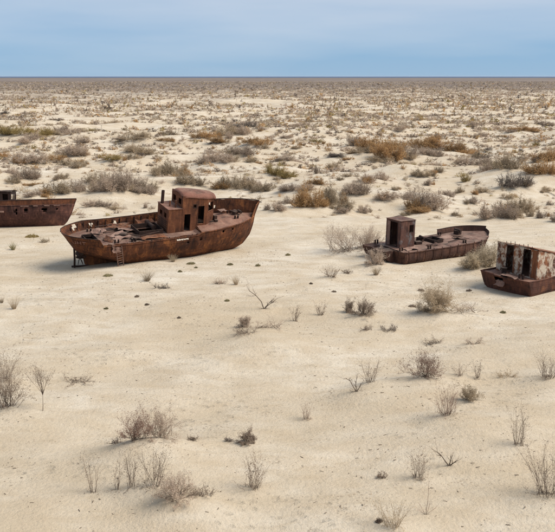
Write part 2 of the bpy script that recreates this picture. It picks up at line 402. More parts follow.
# ------------------------------------------------------------------ plants: where they stand (photo pixels: x, y of the foot, width, height)
# near plants, each one described
NEAR = [
 # u, v, w, h, form, tone, label
 (8, 412, 42, 46, 'bushy', 'b', 'dark branchy shrub cut by the left edge of the picture, the larger lower one'),
 (3, 384, 26, 30, 'upright', 'b', 'sparse dark shrub at the left edge just above the large branchy one'),
 (43, 413, 24, 40, 'sapling', 'b', 'lone little sapling with bare stem and fan of thin twigs'),
 (77, 384, 32, 9, 'sprawl', 'b', 'flat sprawling dead twigs on sand right of the lone sapling'),
 (137, 453, 32, 34, 'bushy', 'r', 'reddish brown dense dead shrub, left half of the foreground pair'),
 (160, 449, 38, 34, 'bushy', 'g', 'paler grey fine shrub, right half of the foreground pair'),
 (117, 451, 16, 9, 'sprawl', 'd', 'low dark twig tangle at the left foot of the reddish shrub pair'),
 (93, 495, 10, 36, 'upright', 'b', 'thin upright stalk clump, leftmost of the row near the bottom'),
 (117, 495, 8, 32, 'upright', 'b', 'single wispy tall stalk, second of the row near the bottom'),
 (132, 497, 14, 36, 'upright', 'b', 'narrow dark upright clump, third of the row near the bottom'),
 (154, 499, 26, 40, 'upright', 'b', 'fullest upright twig tussock, rightmost of the row near the bottom'),
 (176, 513, 42, 26, 'bushy', 'g', 'wide low grey sprawling shrub at the end of the bottom row'),
 (203, 509, 30, 26, 'sprawl', 'b', 'bare beaded twigs arching right of the low grey sprawling shrub'),
 (247, 446, 16, 13, 'bushy', 'b', 'small low dark shrub right of the foreground pair'),
 (229, 444, 11, 9, 'sprawl', 'd', 'tiny dark twig knot left of the small low shrub'),
 (192, 447, 13, 8, 'sprawl', 'b', 'tiny flat twigs just right of the paler shrub of the pair'),
 (252, 494, 24, 34, 'upright', 'b', 'upright twig tussock standing alone at the bottom centre'),
 (356, 401, 18, 18, 'fork', 'd', 'forked dead stump with one branch leaning left'),
 (370, 389, 16, 22, 'upright', 'b', 'two-pronged upright tuft touching the forked dead stump'),
 (425, 385, 38, 23, 'bushy', 'r', 'rounded reddish brown shrub on a low mound, mid foreground right'),
 (447, 427, 28, 30, 'upright', 'r', 'dense dark reddish upright shrub on the crest, lower right'),
 (469, 408, 18, 16, 'bushy', 't', 'low tan tuft right behind the dark reddish upright shrub'),
 (478, 380, 9, 17, 'upright', 'b', 'slim upright twigs right of the rounded reddish shrub'),
 (459, 379, 11, 11, 'upright', 'g', 'faint small grey sprig between rounded shrub and slim twigs'),
 (505, 378, 20, 8, 'sprawl', 't', 'flat tan twig mat beside the slim upright twigs'),
 (519, 451, 18, 36, 'upright', 'b', 'tall narrow twig clump in the right foreground'),
 (547, 381, 24, 25, 'upright', 'b', 'spiky shrub at the right edge at middle height'),
 (549, 502, 44, 48, 'upright', 'b', 'large bristly shrub cut by the lower right edge'),
 (306, 421, 12, 16, 'upright', 'g', 'lone faint sprig in open sand at the centre foreground'),
 (418, 481, 18, 24, 'upright', 'b', 'vee shaped fine twig clump in the lower right sand'),
 (449, 469, 14, 17, 'fork', 'b', 'small crooked dead sprig right of the vee shaped clump'),
 (426, 515, 16, 42, 'stalk', 'r', 'very thin tall stalk with bare side twigs near the bottom'),
 (381, 479, 13, 13, 'sprawl', 'b', 'tiny dark broken twigs left of the vee shaped clump'),
 (393, 530, 28, 28, 'upright', 't', 'tan grassy tussock at the very bottom, right of centre'),
 (379, 525, 10, 8, 'cushion', 'd', 'dark rounded clod plant at the foot of the tan bottom tussock'),
 (437, 317, 31, 26, 'fluffy', 't', 'fluffy pale tan bush standing out below the boats'),
 (425, 316, 16, 8, 'sprawl', 'b', 'dark twig skirt at the left foot of the fluffy tan bush'),
 (463, 316, 40, 18, 'sprawl', 'g', 'wide thin grey shrub spreading right of the fluffy tan bush'),
 (433, 345, 20, 7, 'sprawl', 'b', 'flat dark twigs in the sand below the fluffy tan bush'),
 (474, 345, 18, 9, 'sprawl', 'g', 'thin pale twigs in the sand below right of the fluffy tan bush'),
 (264, 311, 14, 22, 'fork', 'b', 'leaning dead sapling bent over to the right, centre'),
 (268, 333, 34, 13, 'sprawl', 'g', 'wide low twig mat on the crest of the central mound'),
 (246, 342, 26, 10, 'sprawl', 'b', 'low twig mat trailing off the left of the central mound'),
 (295, 321, 7, 16, 'upright', 'b', 'short forked sprig right of the leaning dead sapling'),
 (246, 330, 14, 10, 'bushy', 'g', 'small round grey tuft left of the central mound'),
 (320, 315, 8, 13, 'upright', 'b', 'slim pair of twigs between the central mound and the small dark shrubs'),
 (349, 313, 9, 13, 'bushy', 'b', 'small dark ball shrub, left of two below the box cabin boat'),
 (363, 318, 22, 13, 'bushy', 'b', 'small dark low shrub, right of two below the box cabin boat'),
 (389, 332, 20, 9, 'sprawl', 'd', 'dark broken twig line in the sand below the box cabin boat'),
 (367, 331, 14, 7, 'sprawl', 'g', 'faint grey twigs left of the dark broken twig line'),
 (14, 309, 13, 13, 'tuft', 't', 'tan grass tuft on open sand at the left edge, the larger one'),
 (2, 303, 7, 7, 'tuft', 't', 'tiny tan grass tuft touching the left edge'),
 (13, 250, 10, 9, 'tuft', 'v', 'small olive tuft below the left edge boat'),
 (32, 237, 22, 6, 'cushion', 'm', 'flat olive cushion plant below the left edge boat'),
 (45, 243, 11, 9, 'sprawl', 't', 'thin tan sprig between the left boat and the stern of the largest boat'),
 (108, 276, 16, 5, 'cushion', 'v', 'olive cushion plant beside the ladder foot'),
 (147, 281, 17, 12, 'tuft', 't', 'dry tan sprig on the sand before the largest boat'),
 (160, 289, 16, 5, 'sprawl', 'd', 'flat dark twig scatter below the dry tan sprig'),
 (173, 262, 11, 9, 'tuft', 'c', 'bright straw tuft against the middle of the largest hull'),
 (191, 264, 15, 4, 'cushion', 'v', 'long olive cushion right of the bright straw tuft'),
 (180, 272, 6, 4, 'cushion', 'v', 'small olive cushion before the largest boat, nearest the long one'),
 (196, 268, 5, 3, 'cushion', 'v', 'tiny olive cushion just under the long one'),
 (137, 297, 7, 4, 'cushion', 'd', 'small dark cushion in open sand, left of a close pair'),
 (147, 305, 7, 4, 'cushion', 'd', 'small dark cushion in open sand, right of a close pair'),
 (106, 309, 7, 4, 'cushion', 'v', 'small green cushion in open sand left of the dark pair'),
 (179, 318, 6, 3, 'cushion', 'd', 'small dark cushion alone in the open sand left of centre'),
 (230, 265, 10, 4, 'cushion', 'v', 'olive cushion below the bow of the largest boat'),
 (258, 266, 7, 5, 'cushion', 'v', 'dark cushion right of the one below the bow'),
 (236, 285, 11, 11, 'tuft', 't', 'tan grass tuft in open sand below the bow'),
 (220, 285, 16, 9, 'sprawl', 'g', 'grey twig scatter left of the tan tuft below the bow'),
 (227, 301, 8, 4, 'cushion', 'v', 'bright green cushion below the tan tuft, centre left'),
 (288, 256, 8, 4, 'cushion', 'v', 'olive cushion in the bare sand between the boats'),
 (346, 255, 58, 23, 'bushy', 'g', 'broad grey shrub left of the stern of the box cabin boat'),
 (368, 252, 26, 17, 'bushy', 'g', 'dark grey shrub hugging the stern of the box cabin boat'),
 (374, 267, 20, 14, 'bushy', 'g', 'grey shrub under the stern corner of the box cabin boat'),
 (376, 275, 14, 11, 'tuft', 't', 'straw tuft under the stern corner of the box cabin boat'),
 (331, 279, 13, 11, 'upright', 'g', 'small grey shrub below the broad grey one'),
 (347, 274, 12, 5, 'sprawl', 'b', 'flat twigs right of the small grey shrub'),
 (334, 292, 8, 3, 'cushion', 'd', 'dark cushion below the small grey shrub'),
 (311, 284, 5, 3, 'cushion', 'd', 'tiny dark cushion left of the small grey shrub'),
 (470, 272, 18, 14, 'fluffy', 'c', 'pale straw grass mound, left half, behind the right edge boat'),
 (486, 270, 26, 22, 'fluffy', 'c', 'pale straw grass mound, right half, behind the right edge boat'),
 (450, 258, 10, 8, 'tuft', 'c', 'straw tuft against the side of the box cabin boat'),
 (503, 313, 10, 4, 'cushion', 'v', 'olive cushion in the sand below the right edge boat'),
 (421, 291, 11, 5, 'cushion', 'd', 'dark cushion above the fluffy tan bush'),
 (412, 307, 12, 5, 'cushion', 'b', 'brown cushion left of the fluffy tan bush'),
 (469, 291, 9, 4, 'cushion', 'b', 'brown cushion between fluffy bush and right edge boat'),
]
# scrub behind the boats, clump by clump
MID = [
 (15,137,34,11,'m'),(42,138,22,9,'m'),(72,137,34,10,'g'),(92,135,10,8,'m'),(30,146,22,9,'g'),(4,158,14,9,'o'),(28,165,28,12,'g'),(54,160,18,11,'o'),
 (75,158,28,13,'g'),(72,167,20,8,'g'),(85,167,7,6,'t'),(8,175,20,10,'g'),(26,181,22,13,'g'),(62,181,16,10,'t'),(60,195,26,16,'g'),(75,194,16,14,'g'),
 (35,187,18,4,'o'),(35,197,20,7,'g'),(12,184,12,8,'t'),(112,161,18,7,'m'),(110,195,36,22,'g'),(127,192,40,20,'g'),(145,197,24,12,'g'),(100,187,20,16,'g'),
 (167,178,34,16,'g'),(140,156,30,10,'g'),(135,143,30,10,'t'),(165,143,14,6,'o'),(148,133,8,5,'d'),(170,136,18,8,'g'),(100,209,26,9,'g'),(147,209,5,7,'g'),
 (190,186,26,14,'g'),(130,162,12,8,'g'),(205,141,18,10,'o'),(217,145,18,9,'o'),(228,137,20,14,'t'),(240,137,20,12,'g'),(257,147,24,10,'o'),(215,165,34,14,'g'),
 (243,157,24,12,'g'),(252,163,14,6,'t'),(235,191,36,16,'t'),(250,189,18,12,'g'),(276,176,20,12,'m'),(262,193,20,12,'g'),(245,129,22,7,'d'),(263,131,10,6,'g'),
 (223,122,6,3,'d'),(236,122,6,3,'d'),(262,121,6,3,'d'),(287,179,20,9,'m'),(277,213,18,14,'g'),(288,205,14,7,'g'),(300,192,30,8,'g'),(317,186,18,10,'o'),
 (312,209,26,27,'o'),(335,207,22,22,'g'),(345,215,14,10,'g'),(325,210,14,10,'o'),(290,163,24,7,'g'),(318,174,8,10,'g'),(332,169,10,8,'g'),(352,195,20,14,'g'),
 (335,159,20,5,'d'),(318,144,12,5,'m'),(285,138,14,5,'g'),(357,148,22,14,'g'),(362,156,22,9,'t'),(382,158,40,25,'o'),(395,151,20,14,'o'),(380,161,20,8,'t'),
 (428,151,28,16,'o'),(425,159,34,13,'g'),(455,154,20,12,'o'),(467,156,16,10,'o'),(350,179,18,8,'g'),(377,182,26,14,'g'),(358,197,22,14,'g'),(397,202,30,12,'g'),
 (425,211,30,26,'g'),(418,216,26,9,'o'),(455,216,10,5,'t'),(423,177,20,10,'t'),(440,174,14,10,'t'),(428,185,10,8,'g'),(345,212,16,12,'g'),(362,214,14,9,'g'),
 (466,182,9,10,'m'),(475,167,30,10,'g'),(480,160,16,8,'g'),(503,172,36,18,'t'),(515,189,28,16,'d'),(483,193,18,9,'t'),(472,205,16,9,'g'),(507,199,16,8,'t'),
 (500,221,40,20,'g'),(518,214,36,16,'g'),(530,218,10,9,'t'),(542,218,10,10,'g'),(555,223,14,8,'g'),(548,192,14,6,'g'),(540,177,30,20,'o'),(548,163,24,14,'o'),
 (520,160,10,7,'t'),(537,146,9,5,'m'),(525,134,40,6,'o'),(500,138,10,4,'o'),(482,138,12,8,'g'),(490,150,8,4,'d'),(522,152,6,5,'d'),(550,206,8,6,'g'),
 (6,116,12,3,'d'),(445,197,14,8,'g'),(460,192,10,7,'t'),(297,150,10,4,'g'),(330,196,14,8,'g'),(405,166,10,5,'g'),(395,190,10,6,'t'),(440,140,16,6,'g'),
 (400,134,14,6,'g'),(345,131,14,5,'g'),(300,128,16,6,'g'),(55,126,14,5,'t'),(115,125,16,6,'g'),(190,128,16,6,'g'),(470,126,16,6,'g'),(545,126,14,6,'g'),
]
hum = []           # sand mounds held by plants: x, y, radius, height
near_pts = []
for (u, v, wpx, hpx, form, tone, lab) in NEAR:
    x, y = at(u, v); s = px_per_m(x, y)
    near_pts.append((x, y, wpx / s, hpx / s, form, tone, lab, u, v))
    if form in ('bushy', 'upright', 'fluffy', 'fork') and wpx > 10: hum.append((x, y, wpx / s * .75 + .2, min(.28, .16 * wpx / s)))
    elif form == 'sprawl': hum.append((x, y, wpx / s * .6 + .2, .07 * wpx / s))
hum.append((*at(262, 345), 2.6, .55)); hum.append((*at(160, 470), 2.8, .45)); hum.append((*at(372, 402), 2.2, .4)); hum.append((*at(470, 430), 3.5, .45))
hum.append((*at(190, 520), 2.2, .35)); hum.append((*at(430, 396), 2.5, .35))
mid_pts = []
for (u, v, wpx, hpx, tone) in MID:
    if tone == 'g' and random.random() < .33: tone = 't'
    n = max(1, int(round(wpx / 13.0)))
    for i in range(n):
        du = 0 if n == 1 else (i - (n - 1) / 2) * wpx / (n + .4)
        uu = u + du + random.uniform(-1, 1); vv = v + random.uniform(-1.2, .6)
        x, y = at(uu, vv); s = px_per_m(x, y)
        wm = (wpx if n == 1 else wpx / n * 1.55) / s; hm = hpx / s * random.uniform(.72, 1.05)
        wm = min(wm, 5.5)
        mid_pts.append((x, y, wm, hm, tone, u, v))
    if wpx > 9:
        x, y = at(u + random.choice((-1, 1)) * wpx * random.uniform(.35, .6), v + random.uniform(-2.5, 1.5)); s = px_per_m(x, y)
        mid_pts.append((x, y, min(4.5, wpx / s * .45), hpx / s * .6, random.choice('gtoto'), u, v))
    x, y = at(u, v); s = px_per_m(x, y)
    hum.append((x, y, wpx / s * .6, min(.9, .10 * wpx / s)))
# hollow scoured under the stern of the largest boat
hum.append((-19.5, 79.0, 2.4, -.25))
for (u_, v_, r_, h_) in ((218, 254, 1.7, .16), (150, 264, 1.6, .12), (448, 262, 1.2, .09), (398, 270, 1.3, .06), (372, 262, 1.4, .2), (30, 230, 2.2, .15)):
    hum.append((*at(u_, v_), r_, h_))
HB = {}
for hx, hy, hr, hh in hum:
    HB.setdefault(0, []).append((hx, hy, hr, hh))
HUM = np.array(hum)
def ground_z(x, y):
    x = np.asarray(x, float); y = np.asarray(y, float)
    z = terrain(x, y); shp = z.shape
    zf = np.atleast_1d(z).ravel().copy(); xf = np.atleast_1d(x).ravel(); yf = np.atleast_1d(y).ravel()
    for hx, hy, hr, hh in hum:
        d2 = ((xf - hx) / (hr * 1.15)) ** 2 + ((yf - hy) / hr) ** 2
        k = d2 < 6
        zf[k] += hh * np.exp(-d2[k] * 1.1)
    return zf.reshape(shp) if shp else float(zf[0])

# ------------------------------------------------------------------ ground: one sheet to the horizon
def axis(core0, core1, step, g1, mid, g2, end):
    a = list(np.arange(core0, core1, step)); s = step
    while a[-1] < end:
        s *= g1 if a[-1] < mid else g2
        a.append(a[-1] + s)
    return a
ya = axis(25.0, 100.0, .23, 1.02, 700, 1.05, 45000)
xp = axis(0.0, 32.0, .23, 1.03, 300, 1.06, 45000)
ys = np.array([-40000., -8000., -1500., -300., -60., 0., 15., 22.] + ya)
xs = np.array([-a for a in reversed(xp[1:])] + xp)
X, Y = np.meshgrid(xs, ys)
Z = np.zeros_like(X)
Z[:] = terrain(X, Y)
for hx, hy, hr, hh in hum:
    i0, i1 = np.searchsorted(xs, [hx - 3 * hr, hx + 3 * hr]); j0, j1 = np.searchsorted(ys, [hy - 3 * hr, hy + 3 * hr])
    if i1 > i0 and j1 > j0:
        d2 = ((X[j0:j1, i0:i1] - hx) / (hr * 1.15)) ** 2 + ((Y[j0:j1, i0:i1] - hy) / hr) ** 2
        Z[j0:j1, i0:i1] += np.where(d2 < 6, hh * np.exp(-d2 * 1.1), 0)
nx, ny = len(xs), len(ys)
I = (np.arange(ny - 1)[:, None] * nx + np.arange(nx - 1)[None, :]).ravel()
FC = np.stack([I, I + 1, I + nx + 1, I + nx], 1)
g_me = mesh_np('ground', np.stack([X.ravel(), Y.ravel(), Z.ravel()], 1), FC, M['sand'], smooth_shade=True)
tag(obj('ground', g_me), kind='structure')
print('ground verts', nx * ny)

# ------------------------------------------------------------------ a strip of far water under the horizon
m_, t_, N_, L_, b_ = nodes('far_water')
b_.inputs['Base Color'].default_value = (.022, .065, .15, 1); b_.inputs['Roughness'].default_value = .45; b_.inputs['Specular IOR Level'].default_value = .3
wv = np.array([(-45000., 9000, 2.2), (45000, 9000, 2.2), (60000, 44000, 2.2), (-60000, 44000, 2.2)])
tag(obj('water', mesh_np('water', wv, np.array([[0, 1, 2, 3]]), m_)), kind='structure')

# ------------------------------------------------------------------ boats
class Hull:
    """sides lofted between a stern line and a stem line; q = 0 keel .. 1 deck edge, s = 0 stern .. 1 stem"""
    def __init__(s, x0, x1, beam, sheer, keel, stern_round, stern_min, bow_len, fullness=2.2, seed=0, dent=.03, blunt=2.3):
        s.x0, s.x1, s.beam, s.sheer, s.keel = x0, x1, beam, sheer, keel
        s.blunt = blunt
        s.sr, s.sm, s.bl, s.full, s.seed, s.dent = stern_round, stern_min, bow_len, fullness, seed, dent
    def pt(s, t, q, side):
        z0 = s.keel; z1 = s.sheer(t); z = z0 + (z1 - z0) * q
        x = s.x0(q) + (s.x1(q) - s.x0(q)) * t
        a = s.sm(q) + (1 - s.sm(q)) * min(1, t / s.sr) ** (.5 + .6 * (1 - min(q, 1)))
        bt = max(0.0, (t - (1 - s.bl)) / s.bl)
        bow = max(0.0, 1 - bt ** (s.blunt - (s.blunt - 1.8) * (1 - min(q, 1)))) ** (.85 + .2 * (1 - min(q, 1)))
        qq = min(q, 1)
        sec = (1 - (1 - qq) ** s.full) ** .6 + (q - qq) * .12
        y = s.beam * a * bow * sec
        if 0.02 < t < .985:
            y += jit(x * .9 + s.seed, z * 1.3 + side * 5, s.seed + 3, s.dent) + jit(x * 2.6, z * 2.9 + side * 9, s.seed + 4, s.dent * .4)
            y -= .022 * (1 - abs(math.sin(math.pi * x / .62)) ** .6) * min(1, q * 2) * -1 + .02
        return Vector((x, side * y, z))
    def strip(s, mb, qs, ts, side, holes=(), ragged=0.0, keep=None):
        n = len(qs); vs = []
        for t in ts:
            for j, q in enumerate(qs):
                qq = q - (abs(jit(t * 60, side * 3.3, s.seed + 7, ragged)) if (ragged and j == n - 1) else 0)
                vs.append(s.pt(t, qq, side))
        fs = []
        for i in range(len(ts) - 1):
            for j in range(n - 1):
                f = (i * n + j, (i + 1) * n + j, (i + 1) * n + j + 1, i * n + j + 1)
                c = (vs[f[0]] + vs[f[1]] + vs[f[2]] + vs[f[3]]) / 4
                if any((c.x - hx) ** 2 / rx ** 2 + (c.z - hz) ** 2 / rz ** 2 < 1 for hx, hz, rx, rz in holes): continue
                fs.append(f if side < 0 else f[::-1])
        mb.add(vs, fs)

def lin(a, b, n): return [a + (b - a) * i / (n - 1) for i in range(n)]
def interp(xs_, ys_): return lambda t: float(np.interp(t, xs_, ys_))

def make_deck(h, t0, t1, drop, mat, name, parent, camber=.08, nt_=40, inset=.03, rough=.02, holes=()):
    mb = MB(); ncol = 13; vs = []
    for t in lin(t0, t1, nt_):
        a = h.pt(t, 1.0, -1); b = h.pt(t, 1.0, 1)
        for k in range(ncol):
            f = k / (ncol - 1) * 2 - 1
            f2 = f * (1 - inset)
            p = a.lerp(b, (f2 + 1) / 2)
            p.z += -drop + camber * (1 - f * f) + jit(p.x * 1.3, p.y * 1.3, 40 + h.seed, rough)
            vs.append(p)
    fs = []
    for i in range(nt_ - 1):
        for k in range(ncol - 1):
            f = (i * ncol + k, (i + 1) * ncol + k, (i + 1) * ncol + k + 1, i * ncol + k + 1)
            c = (vs[f[0]] + vs[f[2]]) / 2
            if any(x0 < c.x < x1 and y0 < c.y < y1 for x0, x1, y0, y1 in holes): continue
            fs.append(f)
    mb.add(vs, fs)
    return mb.build(name, mat, parent, solid=.03, smooth_shade=False)

def ragged_plate(name, c, size, rot, mat, parent, seed=0):
    """torn sheet of plating"""
    mb = MB(); nx_, ny_ = 7, 5; vs = []
    e = Euler(rot).to_matrix()
    for i in range(nx_):
        for j in range(ny_):
            a = (i / (nx_ - 1) - .5) * size[0]; b = (j / (ny_ - 1) - .5) * size[1]
            if i in (0, nx_ - 1): a += jit(j * 1.7, seed, 60, size[0] * .1)
            if j in (0, ny_ - 1): b += jit(i * 1.7, seed + 3, 61, size[1] * .1)
            vs.append(e @ Vector((a, b, jit(i * .6 + seed, j * .6, 62, .10))) + Vector(c))
    mb.add(vs, [(i * ny_ + j, (i + 1) * ny_ + j, (i + 1) * ny_ + j + 1, i * ny_ + j + 1) for i in range(nx_ - 1) for j in range(ny_ - 1)])
    return mb.build(name, mat, parent, solid=.025)

def rail_line(h, t0, t1, q, side, r, name, mat, parent, n=40, off=.02):
    pts = []
    for t in lin(t0, t1, n):
        p = h.pt(t, q, side); p.y += side * off; pts.append(p)
    return MB().tube(pts, r, 6).build(name, mat, parent)

# ---- the largest boat: stern to the left with its propeller bare, wheelhouse forward
bt = empty('fishing_boat', (-19.0, 80.2, -.12), (R(11), 0, R(31)))
bt.rotation_mode = 'XYZ'
tag(bt, 'largest rusty fishing boat with wheelhouse and bare propeller, a ladder at its side', 'boat', 'rusting boats on the sand')
def mx0(q): return -.25 + (.75 * (1 - q) / .35 if q > .65 else .75 + 4.6 * ((.65 - q) / .65) ** 1.15)
mx1 = interp([0, .12, .25, .5, .75, 1.0, 1.5], [15.4, 17.0, 17.95, 18.65, 18.9, 19.0, 19.6])
msheer = interp([0, .12, .3, .5, .62, .64, .8, 1.0], [2.78, 2.74, 2.76, 2.9, 2.96, 3.2, 3.38, 3.55])
H1 = Hull(mx0, mx1, 2.42, msheer, -.25, .14, lambda q: 0.0, .46, seed=1, dent=.045, blunt=3.1)
TS = lin(0, 1, 84); QS = [0, .05, .1, .16, .23, .3, .38, .46, .54, .62, .7, .78, .86, .93, 1.0]
mb = MB()
ports = [(13.3, 2.75, .13, .13), (14.5, 2.85, .13, .13), (12.0, 2.45, .1, .12), (15.6, 3.02, .12, .12), (10.6, 2.35, .1, .1)]
H1.strip(mb, QS, TS, -1, holes=ports); H1.strip(mb, QS, TS, 1)
hull = mb.build('hull', M['hull'], bt, solid=.05, smooth_shade=True)
make_deck(H1, .015, .635, .03, M['deck_dark'], 'main_deck', bt, holes=[(1.2, 2.2, -1.2, .2), (6.3, 8.6, -1.0, .9)])
make_deck(H1, .64, .992, .02, M['deck'], 'foredeck', bt, camber=.30, nt_=28)
# break of the foredeck
mb = MB(); a = H1.pt(.637, 1, -1); wall(mb, (a.x, a.y + .1), (a.x, -a.y - .1), 2.8, 3.3, dent=.01); mb.build('deck_step', M['house'], bt, solid=.03)
# aft bulwark: right round the stern and up the far side; only a torn stub on the near side
mb = MB(); far_ts = lin(0, .53, 56)
frame_holes = [(1.0, 3.22, .30, .20), (2.9, 3.12, .22, .13), (5.2, 3.1, .17, .12)]
H1.strip(mb, [1.0, 1.06, 1.12, 1.18, 1.24, 1.27], far_ts, 1, holes=frame_holes, ragged=.012)
H1.strip(mb, [1.0, 1.05, 1.1, 1.15, 1.2, 1.235], lin(0, .135, 18), -1, ragged=.02)
mb.build('aft_bulwark', M['hull'], bt, solid=.03)
mb = MB(); H1.strip(mb, [.99, 1.02, 1.05], lin(.135, .62, 60), -1, ragged=.05); mb.build('torn_bulwark_stub', M['hull'], bt, solid=.03)
rail_line(H1, 0, .53, 1.27, 1, .045, 'rail', M['dark'], bt)
rail_line(H1, 0, .13, 1.225, -1, .045, 'rail', M['dark'], bt, 14)
for i, t in enumerate(lin(.06, .5, 13)):
    p = H1.pt(t, 1.0, 1); q = H1.pt(t, 1.25, 1)
    MB().box(((p.x + q.x) / 2, (p.y + q.y) / 2 - .07, (p.z + q.z) / 2), (.05, .10, q.z - p.z)).build('bulwark_stay', M['dark'], bt)
# bow bulwark, far side and stem
mb = MB()
H1.strip(mb, [1.0, 1.07, 1.14, 1.22, 1.3, 1.385], lin(.79, 1.0, 24), 1, holes=[(15.35, 4.15, .28, .2)], ragged=.015)
H1.strip(mb, [1.0, 1.09, 1.18, 1.28, 1.385], lin(.965, 1.0, 6), -1, ragged=.05)
mb.build('bow_bulwark', M['hull'], bt, solid=.03)
rail_line(H1, .79, 1.0, 1.39, 1, .05, 'bow_rail', M['dark'], bt, 22)
rail_line(H1, .0, .995, .985, -1, .05, 'rubbing_strake', M['hull'], bt, 70, .03)
MB().tube([H1.pt(1, q, 1) + Vector((.03, 0, 0)) for q in lin(0.0, 1.37, 18)], .07, 8).build('stem_bar', M['hull'], bt)
for q in (.42, .66, .84):
    for sd_ in (-1, 1): rail_line(H1, .03, .985, q, sd_, .016, 'plate_seam', M['hull'], bt, 60, .028)
for t in (.15, .27, .385, .47, .60, .71, .82, .9):
    MB().tube([H1.pt(t, q, -1) + Vector((0, -.028, 0)) for q in lin(.2, .97, 12)], .018, 5).build('plate_butt', M['hull'], bt)
for k, t in enumerate(lin(.16, .62, 16)):
    p = H1.pt(t, 1.0, -1); hh = .10 + .16 * abs(jit(k * 1.7, 3.3, 131, 1))
    MB().box((p.x, p.y + .05, p.z + hh / 2), (.05, .07, hh), (R(4 * (k % 3 - 1)), 0, 0)).build('broken_stanchion', M['dark'], bt)
# skeg, shoe, sternpost, propeller
mb = MB()
pl = [(1.35, 0.75), (1.5, .2), (3.2, -.1), (6.2, -.25), (5.6, .35), (3.0, 1.15), (1.35, 1.75)]
mb.add([(x, -.09, z) for x, z in pl] + [(x, .09, z) for x, z in pl], [tuple(range(7)), tuple(range(13, 6, -1))] + [(i, i + 7, (i + 1) % 7 + 7, (i + 1) % 7) for i in range(7)])
mb.build('skeg', M['hull'], bt)
MB().box((1.35, 0, .06), (2.2, .16, .14), (0, R(3), 0)).tube([(.52, 0, .0), (.52, 0, .9), (.45, 0, 2.1)], .10, 8).build('stern_frame', M['dark'], bt)
pr = MB().tube([(.66, 0, .98), (1.0, 0, .98), (1.55, 0, .98)], [.10, .19, .19], 10).build('propeller', M['dark'], bt)
for k in range(4):
    a0 = R(25 + 90 * k); mb = MB(); vs = []
    for i, (r_, wd) in enumerate([(.13, .10), (.32, .24), (.55, .32), (.76, .28), (.90, .10)]):
        for sgn in (-1, 1):
            tw = R(40) - r_ * .35
            lx = math.sin(tw) * wd * sgn; lt_ = math.cos(tw) * wd * sgn
            vs.append((1.0 + lx, math.cos(a0) * r_ - math.sin(a0) * lt_, .98 + math.sin(a0) * r_ + math.cos(a0) * lt_))
    mb.add(vs, [(2 * i, 2 * i + 1, 2 * i + 3, 2 * i + 2) for i in range(4)])
    mb.build('blade', M['dark'], pr, solid=.04)
# engine casing and wheelhouse
ex, wy = .35, 1.22
cas = empty('engine_casing', parent=bt)
mb = MB()
zb = 2.86
wall(mb, (9.05, wy), (9.05, -wy), zb, 5.25, holes=[(.5, 1.0, 4.3, 4.75), (1.5, 2.0, 4.3, 4.75)], seed=2)
wall(mb, (9.05, -wy), (10.43, -wy), zb, 5.25, seed=3)
wall(mb, (10.43, wy), (9.05, wy), zb, 5.25, seed=4)
mb.build('casing_wall', M['house'], cas, solid=.03)
MB().box((9.75, 0, 5.27), (1.5, 2.56, .05)).build('casing_roof', M['roof'], cas)
for i in range(6):
    MB().box((9.02, .0, 3.05 + i * .19), (.05, 1.9, .05), (0, R(25), 0)).build('louvre', M['dark'], cas)
MB().tube([(9.25, .75, 5.25), (9.28, .75, 6.55)], .14, 10, caps=False).build('exhaust_pipe', M['dark'], bt, solid=.02)
MB().tube([(9.55, -.3, 5.28), (9.56, -.3, 5.85)], .07, 8).build('vent_pipe', M['house'], bt)
MB().tube([(9.95, -.75, 5.28), (9.96, -.75, 6.0)], .07, 8).build('vent_pipe', M['house'], bt)
wh = empty('wheelhouse', parent=bt)
plan = [(10.45, 1.22), (10.45, -1.22), (13.05, -1.22), (14.05, -.6), (14.05, .6), (13.05, 1.22)]
def roof_z(x): return 6.5 - (x - 10.45) * .16
def whwall(i, j, z0, holes, seed):
    mb = MB(); wall(mb, plan[i], plan[j], z0, roof_z(plan[i][0]), holes, zt1=roof_z(plan[j][0]), seed=seed, step=.3)
    return mb.build('wheelhouse_wall', M['house'], wh, solid=.035)
whwall(0, 1, 5.2, [(.3, .9, 5.55, 6.1), (1.5, 2.1, 5.55, 6.1)], 5)
whwall(1, 2, 2.86, [(.22, .90, 3.0, 4.72), (1.12, 1.44, 5.25, 5.6), (1.62, 2.32, 3.62, 5.42)], 6)
whwall(2, 3, 3.2, [(.12, 1.04, 4.75, 5.65)], 7)
whwall(3, 4, 3.2, [(.6, 1.05, 4.9, 5.65)], 8)
whwall(4, 5, 3.2, [(.2, .95, 4.9, 5.65)], 9)
whwall(5, 0, 2.86, [], 10)
mb = MB(); vs = []; nxr, nyr = 15, 9
for i in range(nxr):
    f = i / (nxr - 1); x = 10.40 + f * 3.78
    hw = 1.30 if x < 13.0 else 1.30 - (x - 13.0) * .48
    hw *= 1 - .10 * max(0, 1 - f * 7) ** 2
    for j in range(nyr):
        g = j / (nyr - 1) * 2 - 1
        vs.append((x, g * hw, roof_z(x) + .03 + .36 * (1 - abs(g) ** 2.6) - (.07 if abs(g) == 1 else 0) - (.30 if i == 0 else .10 if i == 1 else .02 if i == 2 else .1 if i == nxr - 1 else 0) + jit(x * 1.1, g * 2, 77, .03)))
mb.add(vs, [(i * nyr + j, (i + 1) * nyr + j, (i + 1) * nyr + j + 1, i * nyr + j + 1) for i in range(nxr - 1) for j in range(nyr - 1)])
mb.build('wheelhouse_roof', M['roof'], wh, solid=.06, smooth_shade=True)
